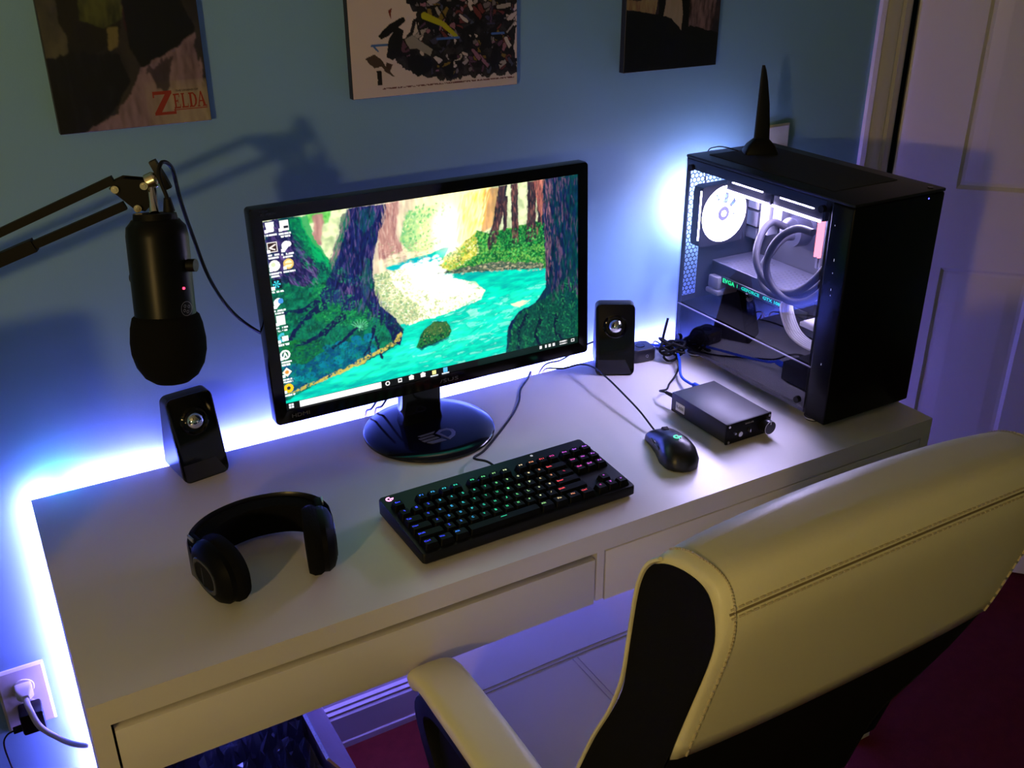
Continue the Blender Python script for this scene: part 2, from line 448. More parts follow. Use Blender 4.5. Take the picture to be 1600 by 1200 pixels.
def splat(P, cx, cy, rx, ry, ang, col, a=1.0):
    """one soft brush dab, only the cells it covers"""
    x0, x1, y0, y1 = P.x[0, 0], P.x[0, -1], P.y[0, 0], P.y[-1, 0]; R = max(rx, ry)+1
    i0, i1 = sorted(((cx-R-x0)/(x1-x0)*(P.nx-1), (cx+R-x0)/(x1-x0)*(P.nx-1))); j0, j1 = sorted(((cy-R-y0)/(y1-y0)*(P.ny-1), (cy+R-y0)/(y1-y0)*(P.ny-1)))
    i0, i1, j0, j1 = max(0, int(i0)), min(P.nx, int(i1)+2), max(0, int(j0)), min(P.ny, int(j1)+2)
    if i1 <= i0 or j1 <= j0: return
    dx = P.x[j0:j1, i0:i1]-cx; dy = P.y[j0:j1, i0:i1]-cy; c, s_ = math.cos(ang), math.sin(ang)
    d = ((dx*c+dy*s_)/rx)**2+((-dx*s_+dy*c)/ry)**2
    m = (np.clip(1.5-d*1.5, 0, 1)*a)[..., None]; P.c[j0:j1, i0:i1] = P.c[j0:j1, i0:i1]*(1-m)+srgb(col)*m
def dabs(P, poly, n, rx, ry, ang, cols, a=0.8, seed=1):
    r = random.Random(seed); xs = [p[0] for p in poly]; ys = [p[1] for p in poly]; k = 0; t = 0
    while k < n and t < n*12:
        t += 1; cx, cy = r.uniform(min(xs), max(xs)), r.uniform(min(ys), max(ys))
        if not inpoly(np.array([cx]), np.array([cy]), poly)[0]: continue
        k += 1; q = r.uniform(.6, 1.4); an = ang[0]+r.uniform(-ang[1], ang[1])
        splat(P, cx, cy, r.uniform(*rx)*q, r.uniform(*ry)*q, an, r.choice(cols), a*r.uniform(.6, 1))
def canvas_mesh(name, P, x0, x1, z0, z1, y, parent, m, warp=None):
    nx, ny = P.nx, P.ny
    X, Z = np.meshgrid(np.linspace(x0, x1, nx), np.linspace(z1, z0, ny))
    co = np.stack([X, np.full_like(X, y), Z], -1).reshape(-1, 3).astype(np.float32)
    i = (np.arange(ny-1)[:, None]*nx+np.arange(nx-1)[None, :]).ravel()
    F = np.stack([i, i+nx, i+nx+1, i+1], 1).astype(np.int32)
    me = bpy.data.meshes.new(name); me.vertices.add(len(co)); me.vertices.foreach_set('co', co.ravel())
    me.loops.add(F.size); me.loops.foreach_set('vertex_index', F.ravel())
    me.polygons.add(len(F)); me.polygons.foreach_set('loop_start', np.arange(0, F.size, 4, dtype=np.int32)); me.polygons.foreach_set('loop_total', np.full(len(F), 4, dtype=np.int32))
    me.update(calc_edges=True)
    a = me.color_attributes.new('paint', 'FLOAT_COLOR', 'POINT')
    a.data.foreach_set('color', np.concatenate([P.c.reshape(-1, 3), np.ones((nx*ny, 1))], 1).astype(np.float32).ravel())
    me.materials.append(m)
    o = bpy.data.objects.new(name, me); COL.objects.link(o); o.parent = parent
    return o

# ------------------------------------------------------------------ wall posters
def poster(name_label, x0, x1, z0, z1, P, side):
    t = thing('wall_poster', name_label, 'poster', ((x0+x1)/2, YW, z0))
    bm = B(); box(bm, x0, x1, YW-0.0145, YW-0.0005, z0, z1, 0.0006, 1); obj('backing_board', bm, side, t, None, world=True)
    m = vc_mat('poster_print', 0, 0.45)
    canvas_mesh('printed_picture', P, x0-(x0+x1)/2+0.0008, x1-(x0+x1)/2-0.0008, 0.0008, z1-z0-0.0008, -0.0149, t, m)
    return t
# poster 1: dark painterly, muddy greens, red title lower right.  coordinates in mm from its lower left corner
nx, ny = 208, 300
x, y = np.meshgrid(np.linspace(0, 208, nx), np.linspace(300, 0, ny))
n1 = fbm(x/16, y/22, 3); n2 = fbm(x/6, y/26, 11); n3 = fbm(x/40, y/50, 5)
P = Paint(nx, ny, x, y, (52, 48, 48))
P.put(np.ones_like(x, bool), (60, 54, 50), (20, 18, 20), n3*1.8-0.4)
P.put(inpoly(x+8*n1, y, [(0, 95), (62, 90), (66, 190), (60, 300), (0, 300)]), (96, 92, 68), (44, 46, 50), (y-90)/150+n1-0.5, a=0.9)
P.put(inpoly(x+10*n1, y+8*n2, [(40, 96), (98, 120), (122, 190), (110, 300), (30, 300), (30, 150)]), (34, 30, 20), (14, 12, 10), n1)
P.put(inpoly(x+8*n1, y+6*n2, [(52, 150), (84, 138), (108, 150), (112, 176), (96, 196), (60, 190)]), (98, 104, 48), (40, 44, 22), n2*1.9-0.45)
P.put(inpoly(x+8*n1, y+6*n2, [(58, 205), (90, 196), (112, 205), (118, 240), (80, 250), (56, 232)]), (92, 98, 48), (34, 38, 20), n2*2-0.5)
P.put(inpoly(x+5*n1, y+5*n2, [(84, 108), (96, 112), (100, 140), (86, 138)]), (120, 110, 62))
P.put(inpoly(x+5*n1, y, [(108, 130), (128, 138), (126, 182), (110, 186)]), (74, 32, 42), (40, 20, 26), n2)
P.put(inpoly(x+7*n1, y+12*n2, [(112, 108), (128, 84), (200, 116), (206, 136), (176, 210), (160, 300), (108, 300)]), (8, 7, 8))
P.put(inpoly(x+8*n1, y+8*n2, [(0, 0), (0, 104), (40, 110), (98, 104), (108, 66), (80, 30), (36, 2)]), (7, 7, 9), (26, 26, 32), n2*2-1)
P.put(inpoly(x+14*n2, y+10*n1, [(36, 0), (86, 28), (112, 60), (128, 86), (168, 104), (208, 128), (208, 0)]), (176, 148, 160), (104, 84, 92), n2*1.6-0.3, a=0.9)
P.put((x > 120) & (y < 60) & (n1*60+y > 0), (200, 186, 150), (150, 136, 118), n2*1.4-0.2, a=0.75*np.clip((x-110)/40, 0, 1)*np.clip((70-y)/30, 0, 1))
P.put(inpoly(x+6*n1, y+30*n2, [(128, 88), (150, 60), (158, 66), (170, 112)]), (30, 24, 28), a=0.8)
P.c = blur(P.c, 2)*(0.8+0.4*n2[..., None])*np.array([.92, .92, 1.0])
t = poster('dark painted poster with red title lettering, leftmost of the three on the wall', 0.144, 0.352, 1.290, 1.590, P, mat('poster_edge_dark', (0.02, 0.02, 0.02), 0.5))
LET = {
 'Z': [[(0, .86), (.98, .86), (.98, 1), (0, 1)], [(0, .74), (.07, .74), (.07, .9), (0, .9)], [(.66, .9), (.98, .9), (.34, .1), (0, .1)], [(0, 0), (1.1, 0), (1.1, .12), (0, .12)], [(1.02, .1), (1.1, .1), (1.1, .28), (1.05, .28)]],
 'E': [[(.12, 0), (.36, 0), (.36, 1), (.12, 1)], [(0, 0), (.95, 0), (.95, .1), (0, .1)], [(0, .9), (.9, .9), (.9, 1), (0, 1)], [(.3, .46), (.66, .46), (.66, .55), (.3, .55)], [(.86, .1), (.95, .1), (.95, .28), (.9, .28)], [(.82, .74), (.9, .74), (.9, .9), (.82, .9)], [(.6, .36), (.67, .36), (.67, .64), (.6, .64)]],
 'L': [[(.12, 0), (.36, 0), (.36, 1), (.12, 1)], [(0, 0), (.95, 0), (.95, .1), (0, .1)], [(0, .92), (.5, .92), (.5, 1), (0, 1)], [(.86, .1), (.95, .1), (.95, .3), (.9, .3)]],
 'D': [[(.12, 0), (.36, 0), (.36, 1), (.12, 1)], [(0, 0), (.6, 0), (.6, .1), (0, .1)], [(0, .9), (.6, .9), (.6, 1), (0, 1)], [(.6, 0), (.9, .2), (.72, .28), (.56, .1)], [(.9, .2), (1, .5), (.76, .5), (.72, .28)], [(1, .5), (.9, .8), (.72, .72), (.76, .5)], [(.9, .8), (.6, 1), (.56, .9), (.72, .72)]],
 'A': [[(.08, .04), (.18, .04), (.56, .98), (.44, 1)], [(.44, 1), (.56, 1), (.96, .04), (.68, .04)], [(.26, .32), (.74, .32), (.7, .4), (.3, .4)], [(0, 0), (.3, 0), (.3, .07), (0, .07)], [(.58, 0), (1.08, 0), (1.08, .07), (.58, .07)]]}
bm = B(); YL = -0.0152
for ch_, lx, lz, lw_, lh_ in (('Z', 0.0255, 0.0140, 0.0270, 0.0330), ('E', 0.0535, 0.0215, 0.0095, 0.0205), ('L', 0.0645, 0.0215, 0.0095, 0.0205), ('D', 0.0750, 0.0215, 0.0115, 0.0205), ('A', 0.0865, 0.0215, 0.0125, 0.0215)):
    for k_, q in enumerate(LET[ch_]): prism(bm, q, lambda a, b: (lx+a*lw_, YL+0.0002, lz+b*lh_), lambda a, b: (lx+a*lw_, YL-0.00003*k_, lz+b*lh_))
box(bm, 0.052, 0.100, YL, YL+0.0002, 0.0190, 0.0202)
obj('title_lettering', bm, mat('poster_red_ink', (0.30, 0.03, 0.015), 0.5), t, None, label='red serif lettering')
bm = B(); text_bm(bm, 'THE LEGEND OF', 0.01, frame((0.074, YL, 0.0460), (1, 0, 0), (0, 0, 1)), fit=(0.032, 0.0026))
obj('small_lettering', bm, mat('poster_dark_ink', (0.05, 0.03, 0.03), 0.5), t, None)

# poster 2: cream sheet with a dense diagonal tangle of ink blots and colour patches
nx, ny = 300, 360
x, y = np.meshgrid(np.linspace(0, 297, nx), np.linspace(420, 0, ny))
P = Paint(nx, ny, x, y, (218, 204, 206))
n1 = fbm(x/9, y/9, 21); n2 = fbm(x/22, y/22, 22)
dens = inpoly(x+26*(n2-.5), y+18*(n1-.5), [(70, 66), (100, 34), (160, 18), (294, 20), (294, 420), (60, 420), (96, 260), (84, 180), (120, 120)])
rnd = random.Random(5)
cols = [(14, 13, 15), (20, 19, 22), (10, 10, 12), (16, 16, 18), (12, 12, 15), (120, 112, 116), (168, 160, 160), (96, 62, 92), (60, 58, 84), (110, 52, 52), (205, 192, 190), (128, 108, 40), (26, 25, 30), (16, 15, 18), (150, 104, 128), (70, 76, 100), (200, 190, 188)]
P.put(dens, (22, 20, 24), (60, 56, 60), n1*2-.8)
for k in range(1100):
    cx, cy = rnd.uniform(70, 292), rnd.uniform(24, 410); a = rnd.uniform(0, PI); L = rnd.uniform(3, 14); W = rnd.uniform(1.0, 4.5)
    if not inpoly(np.array([cx]), np.array([cy]), [(86, 66), (110, 40), (160, 28), (290, 28), (290, 412), (70, 412), (106, 260), (94, 180), (130, 120)])[0]: continue
    c = rnd.choice(cols); q = [(cx+math.cos(a)*L*s1-math.sin(a)*W*s2*rnd.uniform(.5, 1.2), cy+math.sin(a)*L*s1+math.cos(a)*W*s2*rnd.uniform(.5, 1.2)) for s1, s2 in ((-1, -1), (-.2, -1.4), (1, -.8), (1.1, .7), (0, 1.3), (-1, 1))]
    m = inpoly(x+3*(n1-.5), y+3*(n2-.5), q)
    P.put(inpoly(x+3*(n1-.5), y+3*(n2-.5), [(cx+(a1-cx)*1.18, cy+(b1-cy)*1.35) for a1, b1 in q]), (10, 9, 11)); P.put(m, c)
P.put(seg(x, y, [(128, 118), (160, 104), (184, 84)], (5.5, 3)), (176, 176, 20))
P.put(seg(x, y, [(36, 78), (70, 79)], 1.6) | seg(x, y, [(38, 78), (46, 70)], 1.4) | seg(x, y, [(150, 82), (188, 82)], 2.0) | seg(x, y, [(250, 84), (272, 84)], 1.8), (70, 110, 190))
for poly, c in (([(48, 92), (66, 108), (92, 118), (96, 112), (66, 92), (52, 86)], (16, 14, 16)), ([(84, 64), (92, 98), (80, 104), (66, 88), (60, 60), (70, 54)], (18, 17, 20)), ([(60, 52), (70, 48), (62, 34), (54, 40)], (70, 48, 40)), ([(24, 60), (40, 66), (50, 58), (58, 46), (72, 30), (68, 30), (50, 46), (38, 44)], (74, 58, 46)), ([(42, 40), (50, 40), (50, 18), (42, 18)], (24, 20, 20)), ([(96, 148), (112, 156), (124, 150), (112, 134), (98, 138)], (14, 13, 15)), ([(60, 176), (72, 190), (92, 196), (96, 190), (76, 184), (66, 166)], (60, 40, 50)), ([(66, 128), (74, 132), (70, 116)], (120, 40, 40)), ([(92, 84), (106, 90), (140, 66), (136, 56), (112, 70), (100, 70)], (150, 146, 146)), ([(96, 60), (130, 48), (134, 34), (112, 26), (96, 44)], (14, 14, 16))):
    P.put(inpoly(x+3*(n1-.5), y+3*(n2-.5), poly), c)
P.put((y < 13) & (y > 11.6) & (x > 50) & (x < 292) & (fbm(x/1.5, y, 4, 1) > .3), (96, 30, 36))
poster('cream poster with a tangle of black ink shapes, middle of the three on the wall', 0.574, 0.871, 1.299, 1.719, P, mat('poster_edge_black', (0.01, 0.01, 0.01), 0.5))

# poster 3: near-black foreground, pale gaps between dark upright shapes
nx, ny = 214, 300
x, y = np.meshgrid(np.linspace(0, 214, nx), np.linspace(300, 0, ny))
P = Paint(nx, ny, x, y, (30, 24, 28)); n1 = fbm(x/14, y/18, 31); n2 = fbm(x/5, y/26, 32)
P.put(np.ones_like(x, bool), (64, 48, 56), (22, 26, 40), n1*2-.4)
P.put(inpoly(x+5*n1, y+6*n2, [(0, 108), (40, 104), (66, 100), (72, 138), (60, 134), (30, 124), (0, 128)]), (170, 160, 112), (120, 80, 70), n2*1.5-.3)
P.put(inpoly(x+4*n1, y+3*n2, [(80, 88), (98, 92), (120, 66), (128, 66), (128, 96), (122, 140), (88, 142)]), (168, 150, 138), (150, 140, 120), n2)
P.put(inpoly(x+3*n1, y+4*n2, [(142, 72), (198, 62), (208, 130), (206, 300), (142, 300)]), (132, 108, 110), (44, 30, 34), n2*2.4-.8)
P.put(inpoly(x+3*n1, y+3*n2, [(38, 130), (70, 140), (72, 100), (68, 84), (82, 84), (90, 142), (122, 140), (128, 96), (128, 60), (142, 60), (144, 180), (140, 300), (50, 300)]), (6, 5, 7))
P.put(inpoly(x, y+5*n1, [(0, 0), (214, 0), (214, 60), (190, 66), (146, 76), (130, 66), (100, 92), (60, 100), (0, 110)]), (5, 5, 6), (14, 13, 14), n1*2-1)
poster('black poster with pale gaps between dark shapes, rightmost of the three on the wall', 1.092, 1.306, 1.300, 1.600, P, mat('poster_edge_black', (0.01, 0.01, 0.01), 0.5))

# ------------------------------------------------------------------ monitor
MC = Vector((0.637, 0.3736, 1.0219)); myaw, mtilt, mroll = -0.0154, 0.0402, 0.0055
mon = thing('monitor', 'wide black computer monitor showing a forest stream on the white desk', 'monitor', (0.6276, 0.4069, ZD))
mu = Vector((math.cos(myaw), math.sin(myaw), 0)); mn = Vector((math.sin(myaw), -math.cos(myaw), 0))
mv = Vector((0, 0, 1))*math.cos(mtilt)-mn*math.sin(mtilt); mn = mu.cross(mv)
mu2 = mu*math.cos(mroll)+mv*math.sin(mroll); mv2 = -mu*math.sin(mroll)+mv*math.cos(mroll)
# head frame: local x right, local y = away from viewer, local z up
MH = Matrix(((mu2.x, -mn.x, mv2.x, MC.x), (mu2.y, -mn.y, mv2.y, MC.y), (mu2.z, -mn.z, mv2.z, MC.z), (0, 0, 0, 1)))
def mpart(name, bm, m, smooth=35, parent=mon, **k):
    bmesh.ops.transform(bm, matrix=MH, verts=bm.verts); return obj(name, bm, m, parent, smooth, world=True, **k)
SW, SH = 0.531, 0.2987
bm = B()   # bezel: ring
o_ = rrect(0.569, 0.3385, 0.006, 4, 0, -0.001); i_ = rrect(SW, SH, 0.0003, 4)
rings(bm, [[(a, 0.0015, b) for a, b in i_], [(a, -0.0035, b) for a, b in i_], [(a*0.995, -0.0045, b*0.995) for a, b in o_], [(a, 0.0, b) for a, b in o_], [(a, 0.018, b) for a, b in o_], [(a*0.97, 0.026, b*0.95) for a, b in o_]], True, False)
bm.faces.new([bm.verts.new(p) for p in [(a*0.97, 0.026, b*0.95) for a, b in o_]])
mpart('bezel', bm, BLKG)
bm = B(); R = []
for f, d in ((0.95, 0.026), (0.85, 0.040), (0.6, 0.050), (0.55, 0.051)): R.append([(a*f, d, b*f) for a, b in rrect(0.56, 0.33, 0.02, 4)])
rings(bm, R); mpart('rear_housing', bm, BLK)
DIM = mat('dim_grey_print', (0.09, 0.09, 0.10), 0.5)
for nm, tx, px_, pz_, fit_ in (('vision_sticker', '3D VISION', -0.257, 0.1585, (0.022, 0.0034)), ('maker_sticker', 'NVIDIA', -0.2625, 0.163, (0.012, 0.0018)), ('port_sticker', 'HDMI', -0.245, -0.1585, (0.028, 0.006)), ('maker_logo', '/SUS', 0.010, -0.160, (0.034, 0.006))):
    bm = B(); text_bm(bm, tx, 0.01, frame((px_, -0.0046, pz_), (1, 0, 0), (0, 0, 1)), fit=fit_); mpart(nm, bm, DIM, None, label='dim grey lettering')

# --- picture on the screen
QC = [(408.3, 344.2), (902.5, 272.5), (902.5, 533.8), (448.3, 642.0)]
H = homog(QC, [(0, 0), (640, 0), (640, 360), (0, 360)])
def HP(P, crop=True):
    out = []
    for a, b in P:
        if crop: a, b = a/2.4+370, b/2.4+240
        q = H @ np.array([a, b, 1.0]); out.append((q[0]/q[2], q[1]/q[2]))
    return out
nx, ny = 768, 432
x, y = np.meshgrid(np.linspace(0, 640, nx), np.linspace(0, 360, ny))
A1 = fbm(x/10, y/10, 1); A2 = fbm(x/30, y/30, 2); A3 = fbm(x/4, y/22, 3); A4 = fbm(x/3, y/3, 4, 3); A5 = fbm(x/26, y/5, 6)
wx, wy = x+9*(A1-.5), y+9*(fbm(x/10, y/10, 9)-.5)
P = Paint(nx, ny, x, y, (236, 226, 176))
def Z(pts, c, c2=None, t=None, a=1.0, warp=1.0):
    P.put(inpoly(x+(wx-x)*warp, y+(wy-y)*warp, HP(pts)), c, c2, t, a)
P.put(np.ones_like(x, bool), (226, 232, 190), (150, 176, 120), A1*2.2-1.0)
Z([(440, 190), (900, 100), (820, 380), (560, 460), (480, 460)], (240, 232, 200), (200, 180, 160), A3*1.6-.4)
# distant foliage
Z([(640, 220), (760, 190), (790, 250), (740, 360), (650, 370), (615, 330)], (60, 190, 110), (206, 226, 140), A4*3-1.1, a=.85)
Z([(255, 215), (350, 205), (345, 260), (270, 260)], (60, 190, 70), (150, 220, 120), A4*2-.6)
# faint pink trunks
for pts in ([(285, 228), (325, 222), (318, 340), (285, 345)], [(555, 190), (612, 182), (600, 300), (625, 365), (535, 400), (530, 300)]):
    Z(pts, (206, 160, 146), (160, 104, 104), A3*2-.6)
# sun glow and beams
gx, gy = HP([(800, 300)])[0]; d2 = np.hypot((x-gx)*0.9, (y-gy)*0.6)
P.put(d2 < 400, (255, 250, 190), a=np.clip(1.15-d2/75, 0, 1))
Z([(840, 160), (960, 120), (930, 260), (850, 330), (800, 350), (825, 280)], (255, 205, 60), (255, 244, 170), A3*2-.5, a=.7)
Z([(930, 135), (1010, 120), (975, 260), (920, 300)], (230, 170, 90), (150, 100, 70), A3*2-.7, a=.8)
P.c = blur(P.c, 5)
# right bank foliage
Z([(745, 452), (765, 400), (830, 360), (900, 290), (960, 300), (1050, 270), (1160, 250), (1160, 440), (1000, 425), (860, 440)], (10, 120, 50), (130, 205, 90), A4*3.0-1.15)
Z([(745, 452), (765, 400), (830, 355), (900, 290), (900, 380), (840, 420)], (250, 226, 100), a=.65)
Z([(960, 300), (1160, 250), (1160, 330), (1000, 360)], (8, 84, 44), (30, 150, 70), A4*3-1.2, a=.8)
for pts in ([(985, 120), (1015, 118), (1000, 230), (975, 330), (950, 365), (940, 340), (965, 250)], [(1030, 115), (1055, 112), (1058, 330), (1035, 340)], [(1003, 160), (1018, 160), (1015, 290), (1000, 292)], [(1090, 105), (1125, 100), (1120, 320), (1085, 340), (1092, 220)], [(1130, 100), (1160, 98), (1165, 250), (1130, 260)]):
    Z(pts, (104, 72, 66), (44, 40, 50), A3*2.4-.6, warp=.5)
Z([(1115, 102), (1160, 96), (1160, 200), (1140, 240), (1125, 180)], (226, 140, 120), (150, 80, 76), A3*2.4-.8, warp=.6)
# shore stones on the far side
Z([(745, 452), (860, 424), (1000, 405), (1150, 410), (1150, 436), (1000, 436), (860, 448)], (120, 130, 90), (50, 92, 70), A4*3-1)
P.put(np.ones_like(x, bool), (255, 253, 235), a=np.clip(1.25-np.hypot((x-gx+4)*1.0, (y-gy+4)*0.62)/34, 0, 1))
# stream
Z([(560, 428), (640, 398), (735, 372), (780, 350), (800, 352), (745, 452), (860, 446), (1000, 436), (1160, 430), (1300, 500), (1300, 760), (170, 980), (170, 900), (470, 780), (620, 700), (618, 640), (790, 600), (930, 520), (900, 480), (700, 470)], (0, 226, 196), (0, 176, 172), A5*2.2-.75, warp=.3)
Z([(560, 432), (640, 400), (735, 376), (740, 400), (600, 440)], (0, 190, 200), a=.9, warp=.3)
Z([(900, 600), (1000, 540), (1160, 470), (1180, 560), (1000, 640), (780, 760), (400, 870), (300, 860)], (30, 236, 200), (0, 200, 185), A5*2.5-1, a=.8)
Z([(640, 700), (860, 640), (840, 700), (700, 760), (560, 800)], (40, 240, 205), a=.5)
# foam and light on water
P.put((A5 > .64) & inpoly(x, y, HP([(620, 650), (930, 560), (1200, 440), (1250, 700), (700, 860)])), (150, 250, 225), a=.5)
Z([(860, 590), (905, 578), (912, 600), (895, 612), (870, 600)], (160, 240, 210), a=.7)
Z([(1025, 565), (1060, 552), (1105, 545), (1075, 568), (1040, 575)], (226, 240, 190))
# bright gravel bank
Z([(515, 455), (570, 440), (640, 425), (740, 405), (760, 455), (880, 480), (935, 510), (920, 545), (800, 595), (650, 640), (600, 600), (540, 560)], (250, 248, 222), (168, 186, 136), A4*3.2-1.5, warp=.7)
Z([(515, 455), (570, 440), (600, 520), (680, 560), (700, 610), (640, 640), (580, 600), (530, 560)], (90, 150, 80), (226, 226, 170), A4*3-1.0, a=.8)
Z([(660, 425), (750, 395), (775, 440), (850, 485), (860, 510), (760, 520), (680, 490)], (255, 255, 246), a=.85)
# far left trunk and slope
Z([(90, 255), (235, 232), (250, 290), (300, 380), (400, 440), (520, 480), (520, 620), (200, 920), (180, 930)], (6, 62, 66), (10, 108, 78), A1*2.4-.7)
Z([(90, 255), (150, 246), (290, 400), (330, 480), (250, 500), (130, 470)], (26, 30, 74), (96, 72, 130), A3*2.6-1.2)
Z([(190, 248), (240, 236), (262, 300), (350, 400), (345, 420), (280, 380), (230, 310)], (0, 150, 80), (0, 100, 70), A4*2-.5)
Z([(230, 235), (262, 228), (285, 300), (345, 395), (352, 412), (300, 372), (255, 300)], (0, 176, 92), a=.9)
Z([(270, 330), (350, 405), (345, 425), (290, 390)], (0, 190, 110), a=.7)
# mossy mound
Z([(120, 480), (250, 500), (330, 440), (420, 560), (520, 560), (600, 620), (628, 660), (610, 715), (500, 775), (330, 850), (190, 925), (150, 700)], (4, 84, 58), (8, 140, 92), A1*2.8-.9)
Z([(300, 480), (520, 560), (500, 640), (350, 640), (250, 610)], (20, 150, 70), (0, 90, 60), A4*3-1.1, a=.7)
Z([(160, 760), (330, 720), (480, 700), (560, 740), (480, 780), (330, 845), (195, 915)], (0, 84, 130), (0, 140, 140), A1*3-1.1, a=.85)
Z([(170, 700), (300, 690), (330, 740), (260, 790), (170, 790)], (20, 130, 50), (0, 80, 60), A4*3-1.1, a=.9)
for cx, cy, rx, ry in ((395, 715, 26, 16), (450, 700, 22, 20), (500, 690, 24, 18), (330, 790, 22, 14), (380, 775, 24, 16), (430, 745, 20, 12), (280, 830, 18, 12), (235, 845, 20, 12), (520, 740, 18, 12)):
    Z([(cx+rx*math.cos(a)*1.0, cy+ry*math.sin(a)) for a in np.linspace(0, 2*PI, 12)[:-1]], (0, 110, 150), (0, 160, 160), A2*2-.5, warp=.5)
# big left trunk with roots
Z([(415, 208), (470, 198), (562, 188), (560, 240), (535, 300), (512, 400), (512, 500), (540, 570), (600, 620), (628, 670), (615, 720), (590, 700), (560, 640), (500, 590), (470, 540), (440, 590), (390, 590), (400, 560), (320, 560), (312, 530), (345, 460), (380, 380), (392, 300)], (16, 26, 78), (40, 60, 120), A3*2.4-1.1, warp=.5)
P.put(inpoly(wx, wy, HP([(415, 208), (560, 188), (512, 400), (540, 570), (440, 560), (350, 470), (392, 300)])) & (A3 > .66), (130, 96, 140), a=.7)
Z([(392, 230), (420, 210), (425, 260), (395, 330), (380, 400), (345, 450), (350, 400), (385, 300)], (0, 120, 76), (150, 90, 110), A3*3-1.4, a=.8)
Z([(450, 215), (520, 200), (525, 240), (480, 300), (450, 260)], (0, 110, 90), a=.5)
Z([(480, 380), (500, 400), (510, 480), (500, 560), (470, 520)], (10, 120, 80), a=.55)
for pts, w_ in (([(330, 570), (250, 620), (200, 700)], (7, 3)), ([(400, 610), (320, 680), (230, 720)], (8, 3)), ([(470, 640), (400, 700), (360, 730)], (4, 2)), ([(300, 560), (240, 590), (170, 600)], (6, 2)), ([(540, 600), (590, 660), (595, 710)], (8, 3)), ([(520, 650), (510, 700), (480, 760)], (4, 2)), ([(525, 690), (540, 740), (545, 770)], (3, 2)), ([(500, 720), (500, 770)], (2.5, 1.5))):
    P.put(seg(wx, wy, HP(pts), w_), (14, 24, 70))
for k in range(11):
    a = -2.6+k*.42; cxx, cyy = HP([(462, 652)])[0]; P.put(seg(x, y, [(cxx, cyy), (cxx+17*math.cos(a), cyy-4+11*math.sin(a))], .9), (120, 230, 170), a=.7)
P.put(seg(wx, wy, HP([(195, 905), (330, 845), (450, 790), (600, 705), (618, 680)]), (2.5, 5)) & (A4 > .42), (214, 196, 90))
# big right trunk
Z([(1150, 96), (1290, 74), (1290, 690), (1100, 730), (1012, 745), (1018, 650), (1060, 590), (1120, 560), (1160, 500), (1158, 380), (1146, 250)], (12, 34, 70), (10, 88, 72), A3*2.4-1.0, warp=.5)
P.put(inpoly(wx, wy, HP([(1150, 96), (1230, 90), (1220, 500), (1180, 560), (1160, 500), (1146, 250)])) & (A3 > .62), (120, 84, 110), a=.8)
Z([(1060, 600), (1160, 540), (1290, 400), (1290, 690), (1100, 730), (1020, 745), (1030, 660)], (4, 70, 52), (16, 118, 66), A4*2.4-.9, a=.75)
Z([(1250, 80), (1290, 76), (1290, 600), (1240, 560)], (0, 90, 66), (0, 50, 60), A1*2-.5, a=.7)
for pts in ([(1090, 600), (1060, 660), (1060, 730)], [(1140, 620), (1120, 680), (1140, 720)], [(1200, 600), (1190, 660), (1230, 700)]): P.put(seg(wx, wy, HP(pts), (5, 2)), (8, 24, 50))
# brush dabs: leaves, bark strokes, pebbles, ripples
DB = lambda pts, *a_, **k_: dabs(P, HP(pts), *a_, **k_)
DB([(630, 210), (800, 170), (810, 260), (760, 350), (620, 370)], 260, (1.5, 3.5), (1, 2.2), (0, 3), [(40, 170, 110), (90, 200, 120), (200, 226, 150), (250, 246, 200)], .8, seed=2)
DB([(540, 330), (740, 330), (740, 395), (560, 425)], 160, (2, 4), (.8, 1.6), (0, .4), [(220, 190, 170), (250, 240, 210), (150, 190, 120), (196, 160, 150)], .7, seed=3)
DB([(760, 400), (900, 300), (1160, 262), (1160, 415), (1000, 400), (860, 420), (760, 440)], 900, (1.5, 3.4), (1, 2.2), (0, 3), [(6, 96, 48), (14, 140, 60), (50, 190, 80), (110, 220, 110), (4, 60, 44), (30, 160, 70)], .85, seed=4)
DB([(750, 445), (765, 400), (840, 350), (900, 300), (910, 370), (850, 420)], 260, (1.5, 3.4), (1, 2.2), (0, 3), [(250, 226, 110), (200, 200, 60), (150, 180, 50), (255, 246, 180)], .8, seed=5)
DB([(745, 452), (860, 424), (1000, 405), (1150, 410), (1150, 438), (1000, 438), (860, 450)], 240, (2, 4.5), (.9, 1.8), (0, .3), [(190, 180, 140), (90, 110, 90), (40, 80, 70), (226, 210, 170)], .8, seed=6)
DB([(515, 455), (640, 425), (740, 405), (760, 455), (880, 480), (935, 510), (920, 545), (800, 595), (650, 640), (600, 600), (540, 560)], 900, (1.4, 3.2), (.8, 1.6), (0, .5), [(255, 255, 246), (252, 250, 226), (240, 236, 200), (200, 210, 160), (255, 255, 250)], .8, seed=7)
DB([(520, 470), (600, 500), (680, 570), (800, 580), (700, 625), (640, 640), (560, 570)], 420, (1.4, 3.0), (.8, 1.6), (0, .8), [(60, 160, 90), (130, 190, 110), (180, 180, 140), (246, 242, 212), (226, 200, 164), (250, 248, 226)], .7, seed=8)
DB([(620, 420), (760, 380), (790, 450), (870, 490), (900, 515), (760, 545), (690, 510)], 260, (4, 9), (2, 4), (-.2, .3), [(255, 255, 250), (255, 252, 232)], .8, seed=9)
DB([(120, 480), (330, 440), (420, 560), (600, 620), (628, 660), (610, 700), (500, 765), (330, 840), (200, 910), (150, 700)], 1500, (1.5, 4.5), (.7, 1.7), (-.6, 1.2), [(0, 70, 60), (0, 100, 78), (10, 130, 80), (4, 50, 60), (30, 160, 90), (0, 90, 90), (6, 40, 60)], .75, seed=10)
